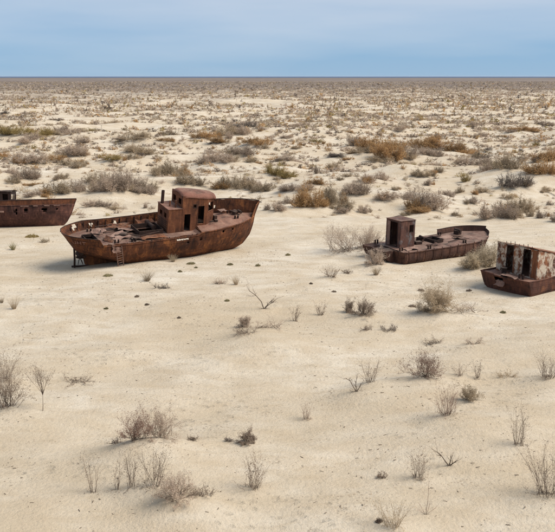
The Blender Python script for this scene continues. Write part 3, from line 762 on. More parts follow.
def frame_rect(parent, p0, p1, a0, a1, z0, z1, mat, name='frame', t=.06, d=.07):
    p0 = Vector((*p0, 0)); p1 = Vector((*p1, 0)); dr = (p1 - p0).normalized(); ang = math.atan2(dr.y, dr.x)
    mb = MB()
    for (a, b, wa, wz) in ((a0, (z0 + z1) / 2, t, z1 - z0 + t), (a1, (z0 + z1) / 2, t, z1 - z0 + t), ((a0 + a1) / 2, z0, a1 - a0 - t, t), ((a0 + a1) / 2, z1, a1 - a0 - t, t)):
        c = p0 + dr * a; mb.box((c.x, c.y, b), (wa, d, wz), (0, 0, ang))
    return mb.build(name, mat, parent)
frame_rect(wh, plan[1], plan[2], 1.62, 2.32, 3.62, 5.42, M['house'], 'door_frame')
frame_rect(wh, plan[1], plan[2], 1.12, 1.44, 5.25, 5.6, M['dark'], 'window_frame')
frame_rect(wh, plan[2], plan[3], .12, 1.04, 4.75, 5.65, M['house'], 'window_frame')
frame_rect(wh, plan[1], plan[2], .22, .90, 3.0, 4.72, M['house'], 'door_frame')
mb = MB(); wall(mb, (11.55, -1.18), (11.55, 1.18), 2.86, 6.3); mb.build('inner_bulkhead', M['dark'], wh, solid=.03)
MB().box((12.9, 0, 3.62), (2.65, 1.9, .05)).build('wheelhouse_floor', M['dark'], wh)
MB().box((13.55, .1, 4.3), (.3, 1.2, 1.2)).build('console', M['dark'], wh, bevel=.03)
MB().box((14.3, -.6, 3.75), (.35, .3, .7)).box((14.25, -.9, 3.6), (.3, .3, .35)).build('vent_box', M['dark'], bt, bevel=.03)
# deck fittings
mb = MB()
for y0 in (-1.05, .95): wall(mb, (6.25, y0), (8.65, y0), 2.8, 3.35)
for x0 in (6.25, 8.65): wall(mb, (x0, -1.05), (x0, .95), 2.8, 3.35)
mb.build('hatch_coaming', M['dark'], bt, solid=.04)
MB().tube([(8.1, 1.5, 3.25), (8.1, .9, 3.25), (8.1, -.2, 3.25)], [.25, .16, .25], 12).box((8.1, 1.2, 3.0), (.2, .12, .5)).build('winch', M['dark'], bt, bevel=.01)
mb = MB()
for y0 in (-1.2, .2): wall(mb, (1.2, y0), (2.2, y0), 2.75, 3.05)
for x0 in (1.2, 2.2): wall(mb, (x0, -1.2), (x0, .2), 2.75, 3.05)
mb.build('stern_hatch', M['dark'], bt, solid=.04)
ragged_plate('torn_plate', (4.3, -.9, 3.0), (1.7, 1.3), (R(8), R(-9), .3), M['plate'], bt, 1)
ragged_plate('torn_plate', (5.6, .6, 3.05), (1.8, 1.0), (R(-7), R(8), -.2), M['plate'], bt, 2)
ragged_plate('torn_plate', (3.1, .9, 2.95), (1.2, 1.0), (R(6), R(-6), .6), M['plate'], bt, 3)
ragged_plate('torn_plate', (7.4, -1.75, 2.98), (2.4, .8), (R(6), 0, .02), M['orange'], bt, 4)
ragged_plate('torn_plate', (3.55, -2.46, 2.45), (.85, .75), (R(80), R(4), .02), M['plate'], bt, 5)
ragged_plate('torn_plate', (5.0, -.1, 3.02), (1.9, 1.1), (R(-9), R(10), 1.0), M['dark'], bt, 21)
ragged_plate('torn_plate', (5.3, 1.5, 3.1), (2.2, .8), (R(16), R(4), .1), M['hull'], bt, 22)
ragged_plate('torn_plate', (6.0, -1.6, 2.95), (1.3, .7), (R(-5), R(6), -.4), M['dark'], bt, 23)
ragged_plate('torn_plate', (3.3, -1.2, 2.92), (.9, .9), (R(5), R(-12), .8), M['hull'], bt, 24)
ragged_plate('torn_plate', (8.0, 1.75, 3.15), (1.8, .7), (R(24), R(2), .05), M['house'], bt, 25)
for k, (x, y, l, a) in enumerate(((4.5, .8, 1.8, .4), (5.6, -1.2, 1.5, -.5), (2.9, .1, 1.2, 1.1), (7.2, -1.45, 2.0, .15), (3.8, 1.6, 1.6, -.2))):
    MB().box((x, y, 3.08 + .03 * k), (l, .09, .08), (0, R(5 - 3 * k), a)).build('loose_beam', M['dark'], bt)
for (x, y) in ((3.6, -1.9), (5.2, -2.0), (16.4, -.8), (16.4, .8), (2.2, 1.5)):
    z = msheer((x + .25) / 19.1) + (.2 if x > 12 else 0)
    MB().tube([(x, y, z - .1), (x, y, z + .34)], .09, 8).tube([(x + .32, y, z - .1), (x + .32, y, z + .34)], .09, 8).build('bollard', M['dark'], bt)
MB().box((16.9, .25, 3.98), (.7, .6, .22), (0, 0, .4)).tube([(17.3, -.3, 4.05), (17.3, .3, 4.05)], .16, 8).build('windlass', M['dark'], bt, bevel=.02)
ragged_plate('torn_plate', (15.9, .9, 4.0), (1.1, .5), (R(6), R(8), .5), M['plate'], bt, 9)
# faded letters on the stern quarter and a streak of white paint
def text_on_hull(txt, h, t0, dt, q0, size, mat, parent):
    for i, ch in enumerate(txt):
        c = bpy.data.curves.new('letter', 'FONT'); c.body = ch; c.size = size; c.extrude = .004; c.align_x = 'CENTER'
        tmp = bpy.data.objects.new('letter', c); COL.objects.link(tmp)
        dg = bpy.context.evaluated_depsgraph_get(); me = bpy.data.meshes.new_from_object(tmp.evaluated_get(dg))
        bpy.data.objects.remove(tmp); bpy.data.curves.remove(c)
        t = t0 + dt * i
        p = h.pt(t, q0, -1); px = (h.pt(t + .004, q0, -1) - h.pt(t - .004, q0, -1)).normalized()
        pz = (h.pt(t, q0 + .04, -1) - h.pt(t, q0 - .04, -1)).normalized()
        n = px.cross(pz).normalized(); pz = n.cross(px)
        m = Matrix((px, pz, n)).transposed().to_4x4()
        me.transform(Matrix.Translation(p + n * .045) @ m)
        me.materials.clear(); me.materials.append(mat)
        obj('letter', me, parent)
text_on_hull('UHT', H1, .022, .017, .985, .62, M['letter'], bt)
mb = MB(); vs = []
for i, t in enumerate(lin(.502, .565, 14)):
    for q in (.905 + jit(i, 1, 90, .01), .945 + jit(i, 3, 91, .012)):
        p = H1.pt(t, q, -1); p.y -= .034; vs.append(p)
mb.add(vs, [(2 * i, 2 * i + 2, 2 * i + 3, 2 * i + 1) for i in range(13)]); mb.build('painted_streak', M['whitemark'], bt)

# ladder leaning on the near side
def world(o, p): 
    return Matrix.LocRotScale(o.location, o.rotation_euler, None) @ Vector(p)
top_c = world(bt, (3.75, -2.52, 2.5))
fx, fy = at(121, 266)
foot_c = Vector((fx, fy, ground_z(fx, fy) - .03))
lad = empty('ladder', foot_c)
tag(lad, 'makeshift iron ladder leaning on the near side of the largest boat', 'ladder')
d = top_c - foot_c; sidev = Vector((math.cos(R(31)), math.sin(R(31)), 0)); sidev = (sidev - d.normalized() * sidev.dot(d.normalized())).normalized() * .27
for sg in (-1, 1):
    MB().tube([sidev * sg, sidev * sg + d * 1.04], .045, 6).build('rail', M['plate'], lad)
for k in range(8):
    f = .08 + k * .122
    MB().tube([-sidev * 1.05 + d * f, sidev * 1.05 + d * f], .032, 6).build('rung', M['plate'], lad)

# ---- boat with the box cabin
b3 = empty('work_boat', (10.35, 82.6, -.1), (R(2.5), 0, R(33)))
tag(b3, 'low rusty work boat with a tall box cabin over its stern', 'boat', 'rusting boats on the sand')
s3 = interp([0, .1, .4, .7, .85, 1], [1.42, 1.40, 1.42, 1.5, 1.62, 1.8])
H3 = Hull(interp([0, .45, .8, 1, 1.4], [.15, .1, .0, -.1, -.2]), interp([0, .5, 1, 1.4], [11.6, 12.2, 12.5, 12.7]), 2.35, s3, -.25, .02, interp([0, .5, 1], [.90, .95, .97]), .26, fullness=5.0, seed=12, dent=.035)
mb = MB(); TS3 = lin(0, 1, 60)
H3.strip(mb, [0, .12, .25, .4, .55, .7, .82, .92, 1], TS3, -1); H3.strip(mb, [0, .12, .25, .4, .55, .7, .82, .92, 1], TS3, 1)
QT = [0, .12, .25, .4, .55, .7, .82, .92, 1]; vs = []
for q in QT:
    a = H3.pt(0, q, -1); b = H3.pt(0, q, 1)
    vs += [a.lerp(b, k / 6) - Vector((.28 * (1 - (k / 3 - 1) ** 2), 0, 0)) for k in range(7)]
mb.add(vs, [(i * 7 + k, (i + 1) * 7 + k, (i + 1) * 7 + k + 1, i * 7 + k + 1) for i in range(len(QT) - 1) for k in range(6)])
mb.build('hull', M['hull_brown'], b3, solid=.04)
make_deck(H3, 0.0, .995, .03, M['deck_worn'], 'deck', b3, holes=[(5.0, 6.1, -.7, .7)], rough=.04)
mb = MB(); vs = []                       # stern overhang: torn platform behind the cabin
for i, x in enumerate(lin(-1.25, .0, 4)):
    for k in range(8):
        y = -1.1 + k / 7 * 3.5
        vs.append((x - (.25 * math.sin(k * .9) if i == 0 else 0), y, 1.40 + jit(x * 2, y * 2, 96, .05) - (.06 if i == 0 else 0)))
nv = len(vs)
vs += [(p_[0] * (.82 if i_ < 8 else 1), p_[1] * .93, (.62, .42, .25, .1)[i_ // 8] + jit(p_[1] * 2, i_, 97, .04)) for i_, p_ in enumerate(list(vs))]
fs = [(i * 8 + k, (i + 1) * 8 + k, (i + 1) * 8 + k + 1, i * 8 + k + 1) for i in range(3) for k in range(7)]
fs += [tuple(nv + q_ for q_ in reversed(f)) for f in fs]
fs += [(k, k + 1, nv + k + 1, nv + k) for k in range(7)] + [(i * 8, nv + i * 8, nv + i * 8 + 8, i * 8 + 8) for i in range(3)] + [(i * 8 + 7, i * 8 + 15, nv + i * 8 + 15, nv + i * 8 + 7) for i in range(3)]
mb.add(vs, fs)
mb.build('stern_counter', M['hull_brown'], b3)
ragged_plate('hanging_plate', (-.75, 1.3, 1.0), (1.5, .8), (R(86), R(12), R(84)), M['hull_brown'], b3, 6)
mb = MB()
H3.strip(mb, [1, 1.09, 1.18, 1.26], lin(.66, 1, 26), 1, ragged=.02)
H3.strip(mb, [1, 1.06, 1.12, 1.18], lin(.93, 1, 8), -1, ragged=.03)
mb.build('bow_bulwark', M['hull_brown'], b3, solid=.03)
rail_line(H3, 0.02, .99, .97, -1, .05, 'rubbing_strake', M['hull_brown'], b3, 50, .03)
rail_line(H3, .66, 1, 1.25, 1, .05, 'bow_rail', M['dark'], b3, 20)
rail_line(H3, .03, .98, .5, -1, .016, 'plate_seam', M['hull_brown'], b3, 50, .03)
for t in lin(.04, .86, 11):
    a = H3.pt(t, .05, -1); b = H3.pt(t, .97, -1)
    MB().tube([(p.x, p.y - .035, p.z) for p in [H3.pt(t, q, -1) for q in lin(.06, 1.07 if int(t * 97) % 2 else 1.0, 7)]], .035, 6).build('hull_rib', M['hull_brown'], b3)
cb = empty('cabin', parent=b3)
cp = [(.55, 1.15), (.55, -.95), (2.25, -.95), (2.25, 1.15)]; cz0, cz1 = 1.42, 4.0
for i, hs in enumerate([[(.55, 1.65, 1.55, 3.85)], [(1.0, 1.5, 2.9, 3.6)], [], []]):
    mb = MB(); wall(mb, cp[i], cp[(i + 1) % 4], cz0, cz1 - i * .003, hs, seed=20 + i, dent=.02); mb.build('cabin_wall', M['box'], cb, solid=.03)
mb = MB(); vs = []
for i in range(7):
    for j in range(7):
        vs.append((.48 + i / 6 * 1.84, -1.02 + j / 6 * 2.24, cz1 + .035 + jit(i * .7, j * .7, 99, .03)))
mb.add(vs, [(i * 7 + j, (i + 1) * 7 + j, (i + 1) * 7 + j + 1, i * 7 + j + 1) for i in range(6) for j in range(6)]); mb.build('cabin_roof', M['box'], cb, solid=.03)
frame_rect(cb, cp[0], cp[1], .55, 1.65, 1.55, 3.85, M['dark'], 'door_frame', .07)
frame_rect(cb, cp[1], cp[2], 1.0, 1.5, 2.9, 3.6, M['dark'], 'window_frame', .05)
MB().box((.50, .72, 2.7), (.04, .34, 2.25), (0, 0, R(6))).build('door', M['plate'], cb)
mb = MB()
for y0 in (-.75, .75): wall(mb, (4.95, y0), (6.15, y0), 1.4, 1.85, ragged=.12, seed=31)
for x0 in (4.95, 6.15): wall(mb, (x0, -.75), (x0, .75), 1.4, 1.85, ragged=.12, seed=33)
mb.build('hatch_coaming', M['dark'], b3, solid=.04)
MB().box((4.3, .5, 1.7), (.5, .6, .45), (0, 0, .3)).tube([(4.3, -.1, 1.9), (4.3, .6, 2.0)], .14, 8).build('engine_block', M['dark'], b3, bevel=.04)
MB().box((3.4, -.2, 1.6), (.7, .5, .3), (0, 0, -.2)).build('machine_bed', M['dark'], b3, bevel=.04)
MB().box((9.6, .9, 1.82), (.55, .6, .4), (0, 0, .2)).tube([(9.6, .5, 2.05), (9.6, 1.3, 2.05)], .15, 8).build('windlass', M['dark'], b3, bevel=.03)
for (x, y) in ((-.1, -1.7), (.0, 2.0), (7.6, -2.0), (3.0, -2.1), (8.0, 1.9)):
    MB().tube([(x, y, 1.4), (x, y, 1.78)], .08, 8).tube([(x + .28, y, 1.4), (x + .28, y, 1.78)], .08, 8).build('bollard', M['dark'], b3)
ragged_plate('torn_plate', (3.6, 1.2, 1.6), (1.6, 1.0), (R(7), R(-6), .7), M['dark'], b3, 31)
ragged_plate('torn_plate', (8.6, -.6, 1.66), (1.3, .9), (R(-5), R(5), -.3), M['hull_brown'], b3, 32)
ragged_plate('torn_plate', (4.2, -1.4, 1.56), (1.4, .6), (R(5), R(-4), .1), M['hull_brown'], b3, 33)
for k, (x, y, l, a) in enumerate(((7.0, 1.2, 1.6, .2), (8.9, .2, 1.2, -.6), (3.0, .3, 1.3, .8), (6.8, -1.4, 1.4, .1))):
    MB().box((x, y, 1.62 + .02 * k), (l, .09, .08), (0, R(3 - 2 * k), a)).build('loose_beam', M['dark'], b3)
ragged_plate('torn_plate', (7.6, .4, 1.62), (1.5, .9), (R(4), R(-4), .3), M['plate'], b3, 7)
ragged_plate('torn_plate', (1.3, -1.6, 1.55), (1.6, .6), (R(5), 0, .05), M['plate'], b3, 8)

# ---- boat cut by the right edge, pale peeling cabin
b4 = empty('cabin_boat', (18.5, 70.6, -.1), (R(2), 0, R(38)))
tag(b4, 'rusty boat at the right edge with peeling white cabin and two dark doorways', 'boat', 'rusting boats on the sand')
s4 = interp([0, .1, .5, 1], [1.42, 1.40, 1.45, 1.9])
H4 = Hull(interp([0, .3, .7, 1, 1.3], [.15, .0, -.28, -.5, -.6]), interp([0, .5, 1], [9.6, 10.6, 11.2]), 2.4, s4, -.2, .03, interp([0, .5, 1], [.97, .98, .99]), .4, fullness=10, seed=22, dent=.03)
mb = MB(); QT = [0, .12, .25, .4, .55, .7, .82, .92, 1]
for sd_ in (-1, 1): H4.strip(mb, QT, lin(0, 1, 54), sd_)
vs = []
for q in QT:
    a = H4.pt(0, q, -1); b = H4.pt(0, q, 1)
    for k in range(11):
        p = a.lerp(b, k / 10); p.x += -.18 * (1 - (k / 5 - 1) ** 2) + jit(k * .8, q * 4, 101, .05); vs.append(p)
mb.add(vs, [(i * 11 + k, (i + 1) * 11 + k, (i + 1) * 11 + k + 1, i * 11 + k + 1) for i in range(len(QT) - 1) for k in range(10)
            if not (k in (5, 6) and i in (5, 6))])
mb.build('hull', M['hull_corner'], b4, solid=.05)
make_deck(H4, 0.0, .99, .10, M['deck'], 'deck', b4, camber=.05, rough=.03)
rail_line(H4, 0, .99, 1.0, -1, .06, 'gunwale', M['hull_corner'], b4, 50, .0)
rail_line(H4, 0, .99, 1.0, 1, .06, 'gunwale', M['hull_corner'], b4, 50, .0)
MB().tube([H4.pt(0, 1, -1).lerp(H4.pt(0, 1, 1), k / 10) - Vector((.18 * (1 - (k / 5 - 1) ** 2), 0, -.01)) for k in (7, 8, 9, 10)], .06, 6).build('transom_rail', M['hull_corner'], b4)
MB().tube([H4.pt(0, 1, -1).lerp(H4.pt(0, 1, 1), k / 10) - Vector((.18 * (1 - (k / 5 - 1) ** 2), 0, -.01)) for k in (0, 1, 2, 3, 4)], .06, 6).build('transom_rail', M['hull_corner'], b4)
for q in (.4, .72): rail_line(H4, .02, .98, q, -1, .016, 'plate_seam', M['hull_corner'], b4, 50, .03)
c4 = empty('cabin', parent=b4)
cp = [(.95, 2.0), (.95, -2.0), (5.2, -2.0), (5.2, 2.0)]; z0_, z1_ = 1.36, 3.75
specs = [[(.98, 1.62, 1.5, 3.66), (2.62, 3.3, 1.5, 3.66)], [(2.6, 3.2, 1.9, 2.6)], [], [(3.4, 3.6, 2.3, 2.6)]]
rz4 = lambda x: z1_ - (x - .95) * .235
for i in range(4):
    mb = MB(); wall(mb, cp[i], cp[(i + 1) % 4], z0_, rz4(cp[i][0]) - .004 * i, specs[i], zt1=rz4(cp[(i + 1) % 4][0]) - .004 * i, seed=50 + i, dent=.03, ragged=.03, step=.28)
    mb.build('cabin_wall', M['white'], c4, solid=.035)
mb = MB(); vs = []
for i in range(9):
    for j in range(9):
        vs.append((.90 + i / 8 * 4.38, -2.06 + j / 8 * 4.12, rz4(.90 + i / 8 * 4.38) + .03 + .05 * (1 - (j / 4 - 1) ** 2) + jit(i * .8, j * .8, 103, .03)))
mb.add(vs, [(i * 9 + j, (i + 1) * 9 + j, (i + 1) * 9 + j + 1, i * 9 + j + 1) for i in range(8) for j in range(8)]); mb.build('cabin_roof', M['orange'], c4, solid=.035)
frame_rect(c4, cp[0], cp[1], .98, 1.62, 1.5, 3.64, M['dark'], 'door_frame', .06)
frame_rect(c4, cp[0], cp[1], 2.62, 3.3, 1.5, 3.64, M['dark'], 'door_frame', .06)
MB().box((.95 - .03, -1.72, 2.56), (.05, .42, 2.3)).build('rust_pillar', M['orange'], c4)
for k in range(7):
    x = 1.05; MB().tube([(x, 1.2 - k * .42, 3.74), (x + .1, 1.3 - k * .42, 3.88 + .06 * (k % 3))], .025, 5).build('rail_stub', M['dark'], c4)
MB().tube([(.15, .55, 1.35), (.15, .55, 1.72), (.15, .55, 1.95)], [.2, .2, .26], 10).box((-.25, .2, 1.45), (.5, .35, .25), (0, 0, .3)).build('capstan', M['dark'], b4, bevel=.02)
MB().tube([(.1, -1.0, 1.3), (.1, -1.0, 1.75)], .08, 8).tube([(.1, -1.35, 1.3), (.1, -1.35, 1.75)], .08, 8).build('bollard', M['dark'], b4)
ragged_plate('torn_plate', (-.35, -.5, 1.5), (.9, 1.4), (R(4), R(8), .1), M['plate'], b4, 12)
ragged_plate('torn_plate', (-.55, .3, .8), (.9, .5), (R(60), 0, R(-90)), M['plate'], b4, 13)

# ---- boat cut by the left edge, bow to the right
b5 = empty('bow_boat', (-40.6, 103.0, -.12), (R(-7), 0, R(1.5)))
tag(b5, 'rusty boat at the left edge showing only its high bow and broken cabin', 'boat', 'rusting boats on the sand')
s5 = interp([0, .4, .6, 1], [2.35, 2.4, 2.5, 2.62])
H5 = Hull(interp([0, .6, 1], [2.2, .4, -.2]), interp([0, .3, .6, 1, 1.3], [15.2, 16.1, 16.6, 17.0, 17.35]), 2.3, s5, -.3, .16, lambda q: 0.0, .42, seed=32)
mb = MB(); hs5 = [(10.85, 1.85, .16, .30), (11.9, 1.9, .22, .18), (13.9, 1.95, .24, .2), (15.2, 2.1, .1, .1)]
for sd_ in (-1, 1): H5.strip(mb, QS, lin(0, 1, 90), sd_, holes=hs5 if sd_ < 0 else ())
mb.build('hull', M['hull_purple'], b5, solid=.05, smooth_shade=True)
make_deck(H5, .02, .99, .05, M['deck'], 'deck', b5)
mb = MB()
H5.strip(mb, [1.0, 1.07, 1.14, 1.21], lin(.5, 1, 44), -1, ragged=.008); H5.strip(mb, [1.0, 1.07, 1.14, 1.21], lin(.5, 1, 44), 1, ragged=.008)
mb.build('bow_bulwark', M['house'], b5, solid=.03)
rail_line(H5, .5, 1, 1.205, -1, .045, 'bow_rail', M['dark'], b5, 40); rail_line(H5, .5, 1, 1.205, 1, .045, 'bow_rail', M['dark'], b5, 40)
rail_line(H5, .02, .99, .985, -1, .05, 'rubbing_strake', M['hull_purple'], b5, 60, .03)
MB().tube([H5.pt(1, q, 1) + Vector((.03, 0, 0)) for q in lin(0, 1.2, 16)], .06, 8).build('stem_bar', M['hull_purple'], b5)
for (t, ww) in ((.70, .9), (.77, .5), (.84, .6), (.90, .7)):
    p = H5.pt(t, .955, -1); MB().box((p.x, p.y - .05, p.z), (ww, .03, .10), (0, 0, math.atan2(H5.pt(t + .02, .955, -1).y - p.y, H5.pt(t + .02, .955, -1).x - p.x))).build('pale_strip', M['plate'], b5)
for q in (.45, .74): rail_line(H5, .03, .985, q, -1, .016, 'plate_seam', M['hull_purple'], b5, 50, .03)
for t in (.45, .57, .68, .8, .9):
    MB().tube([H5.pt(t, q, -1) + Vector((0, -.028, 0)) for q in lin(.2, .97, 12)], .018, 5).build('plate_butt', M['hull_purple'], b5)
c5 = empty('cabin', parent=b5)
cp = [(6.3, 1.2), (6.3, -1.2), (10.0, -1.2), (10.0, 1.2)]; z0_, z1_ = 2.4, 4.05
sp5 = [[(.5, 1.2, 3.1, 3.7)], [(.3, 2.3, 2.5, 3.8), (2.75, 3.45, 3.05, 3.85)], [(.3, 1.0, 3.2, 3.75), (1.4, 2.1, 3.2, 3.75)], [(.2, .8, 3.15, 3.8)]]
for i in range(4):
    mb = MB(); wall(mb, cp[i], cp[(i + 1) % 4], z0_, z1_ - .004 * i, sp5[i], seed=70 + i, dent=.02); mb.build('cabin_wall', M['dark'], c5, solid=.04)
mb = MB(); vs = []
for i in range(9):
    for j in range(7):
        vs.append((6.2 + i / 8 * 3.95, -1.3 + j / 6 * 2.6, z1_ + .03 + .12 * (1 - (j / 3 - 1) ** 2) + jit(i * .8, j * .8, 105, .03)))
mb.add(vs, [(i * 7 + j, (i + 1) * 7 + j, (i + 1) * 7 + j + 1, i * 7 + j + 1) for i in range(8) for j in range(6)]); mb.build('cabin_roof', M['dark'], c5, solid=.05)
frame_rect(c5, cp[1], cp[2], 2.75, 3.45, 3.05, 3.85, M['dark'], 'window_frame', .06)
p = H5.pt(.52, .8, -1); MB().box((8.3, p.y - .12, 1.78), (2.4, .3, .22)).build('side_sponson', M['plate'], b5, bevel=.04)

# ------------------------------------------------------------------ plants: how they are made
def twigs_mesh(segs, n=3):
    """tapered prisms for segments (p0, p1, r0, r1)"""
    P0 = np.array([s[0] for s in segs]); P1 = np.array([s[1] for s in segs]); r0 = np.array([s[2] for s in segs]); r1 = np.array([s[3] for s in segs])
    d = P1 - P0; d /= np.maximum(np.linalg.norm(d, axis=1, keepdims=True), 1e-6)
    up = np.where(np.abs(d[:, 2:3]) > .9, np.array([[1., 0, 0]]), np.array([[0, 0, 1.]]))
    a = np.cross(d, up); a /= np.linalg.norm(a, axis=1, keepdims=True); b = np.cross(d, a)
    m = len(segs)
    if n == 1:                              # the finest twigs: one slim blade each, turned at random
        th = (np.arange(m) * 2.399963)[:, None]; o = a * np.cos(th) + b * np.sin(th)
        V = np.stack([P0 - o * r0[:, None], P0 + o * r0[:, None], P1 + o * r1[:, None], P1 - o * r1[:, None]], 1)
        return V.reshape(-1, 3), np.arange(m * 4).reshape(m, 4)
    V = np.zeros((m, 2 * n, 3))
    for k in range(n):
        o = a * math.cos(2 * math.pi * k / n) + b * math.sin(2 * math.pi * k / n)
        V[:, k] = P0 + o * r0[:, None]; V[:, n + k] = P1 + o * r1[:, None]
    base = (np.arange(m) * 2 * n)[:, None]
    F_ = np.concatenate([base + np.array([[k, (k + 1) % n, n + (k + 1) % n, n + k]]) for k in range(n)], 0)
    return V.reshape(-1, 3), F_

def branch(out, rs, p, d, L, r, depth, spread, droop, kids, nseg=3, wig=.18):
    p = np.array(p, float); d = np.array(d, float)
    for i in range(nseg):
        d = d + rs.normal(0, wig, 3); d[2] -= droop; d /= np.linalg.norm(d)
        p2 = p + d * L / nseg; r2 = r * (.82 if depth else .7)
        out.append((p, p2, r, r2))
        if depth > 0 and i >= (0 if depth == 1 else 1) - (nseg == 2):
            for _ in range(kids):
                dd = d + rs.normal(0, spread, 3); dd[2] += .12; dd /= np.linalg.norm(dd)
                branch(out, rs, p2 if rs.random() < .5 else p + (p2 - p) * rs.random(), dd, L * rs.uniform(.4, .65), r2 * .62, depth - 1, spread, droop, kids, nseg, wig)
        p, r = p2, r2

def plant_segs(form, W, Hh, rs):
    """(stem segments, twig segments) for a plant W wide and Hh tall, foot at the origin"""
    out = []
    tw = .0085; 
    if form == 'upright':
        n = max(5, int(13 * W / .7)); n = min(n, 34)
        for _ in range(n):
            a = rs.uniform(0, 2 * math.pi); rr = W * .27 * math.sqrt(rs.random()); lean = rs.uniform(.0, 1) ** .8 * W / Hh * .6
            branch(out, rs, (rr * math.cos(a), rr * math.sin(a) * .8, -.03), (lean * math.cos(a), lean * math.sin(a), 1), Hh * rs.uniform(.6, 1.05), tw * 1.1, 1, .42, -.01, 2, 4, .12)
        for _ in range(n // 2):
            a = rs.uniform(0, 2 * math.pi); rr = W * .42 * math.sqrt(rs.random())
            branch(out, rs, (rr * math.cos(a), rr * math.sin(a) * .8, .0), (rs.normal(0, 1), rs.normal(0, 1), rs.uniform(.1, 1.2)), Hh * rs.uniform(.12, .38), tw * .8, 1, .6, .01, 2, 3, .2)
    elif form == 'stalk':
        branch(out, rs, (0, 0, -.03), (.05, 0, 1), Hh, tw * 1.3, 1, .5, 0, 2, 6, .07)
        for k in range(4): branch(out, rs, (0, 0, -.02), (rs.uniform(-1, 1), rs.uniform(-.6, .6), .6), Hh * .3, tw, 1, .5, 0, 2, 3)
    elif form == 'sapling':
        branch(out, rs, (0, 0, -.03), (0.03, 0, 1), Hh * .5, .022, 0, .4, 0, 0, 3, .04)
        top = out[-1][1]
        for k in range(15):
            a = rs.uniform(0, 2 * math.pi); l = rs.uniform(.15, .75)
            branch(out, rs, np.array(top) * (1 - .25 * rs.random()), (l * math.cos(a), l * math.sin(a), 1), Hh * rs.uniform(.36, .56), tw * 1.1, 2, .32, 0, 2, 3, .1)
    elif form == 'fork':
        for sx, l in ((-.75, 1.0), (.15, .55), (.5, .5)):
            branch(out, rs, (0, 0, -.03), (sx, rs.uniform(-.2, .2), .75), Hh * l * 1.15, .028, 2, .55, 0.01, 2, 3, .2)
        for k in range(8): branch(out, rs, (rs.uniform(-.2, .2) * W, 0, -.01), (rs.uniform(-1, 1), rs.uniform(-1, 1), .2), W * .35, tw, 1, .6, .02, 2, 3)
    elif form == 'sprawl':
        n = int(min(26, 9 + 9 * W))
        for _ in range(n):
            a = rs.uniform(0, 2 * math.pi); o = rs.uniform(-.35, .35) * W
            branch(out, rs, (o, rs.uniform(-.25, .25) * W * .6, 0.01), (math.cos(a), math.sin(a) * .8, rs.uniform(.1, 1.0) * Hh / W * 2.2), W * rs.uniform(.2, .42), tw * 1.3, 1, .5, .03, 2, 4, .22)
    elif form in ('bushy', 'fluffy'):
        n = int(min(46, 18 + 12 * W)) + (22 if form == 'fluffy' else 0)
        for _ in range(n):
            a = rs.uniform(0, 2 * math.pi); e = math.acos(1 - rs.random() * .93)
            dx, dy, dz = math.sin(e) * math.cos(a), math.sin(e) * math.sin(a), math.cos(e)
            L_ = math.sqrt((dx * W * .46) ** 2 + (dy * W * .42) ** 2 + (dz * Hh * .95) ** 2)
            o = W * .2 * rs.normal(0, .6, 2)
            branch(out, rs, (o[0], o[1] * .7, -.03), (dx * W * .46, dy * W * .42, dz * Hh * .92 + .08 * Hh), L_ * rs.uniform(.6, 1.0), tw * 1.3, 2, .42 if form == 'bushy' else .55, -.01, 2, 3, .16)
    elif form == 'tuft':
        n = int(min(160, 60 + 60 * W))
        for _ in range(n):
            a = rs.uniform(0, 2 * math.pi); l = rs.uniform(.05, 1.0) * W / Hh * .6; rr = W * .14 * rs.random()
            branch(out, rs, (rr * math.cos(a), rr * math.sin(a), -.02), (l * math.cos(a), l * math.sin(a), 1), Hh * rs.uniform(.5, 1.05), .006, 0, 0, .09, 0, 3, .08)
    elif form == 'cushion':
        n = int(min(320, 120 + 90 * W))
        for _ in range(n):
            a = rs.uniform(0, 2 * math.pi); rr = math.sqrt(rs.random()); x, y = rr * math.cos(a) * W * .46, rr * math.sin(a) * W * .40
            z = max(.02, Hh * .55 * (1 - rr * rr))
            branch(out, rs, (x * .85, y * .85, -.02), (x / W * 1.2, y / W * 1.2, 1), z * rs.uniform(.6, 1.2) + .03, .013, 0, 0, 0, 0, 2, .3)
    return out

def bits(tips, rs, size, per, spread):
    """little leaf, seed and bud faces round twig tips"""
    tips = np.repeat(np.array(tips), per, 0); m = len(tips)
    c = tips + rs.normal(0, spread, (m, 3)); c[:, 2] = np.maximum(c[:, 2], .01)
    V = np.zeros((m, 3, 3))
    for k in range(3): V[:, k] = c + rs.normal(0, size, (m, 3))
    return V.reshape(-1, 3), np.arange(m * 3).reshape(m, 3)

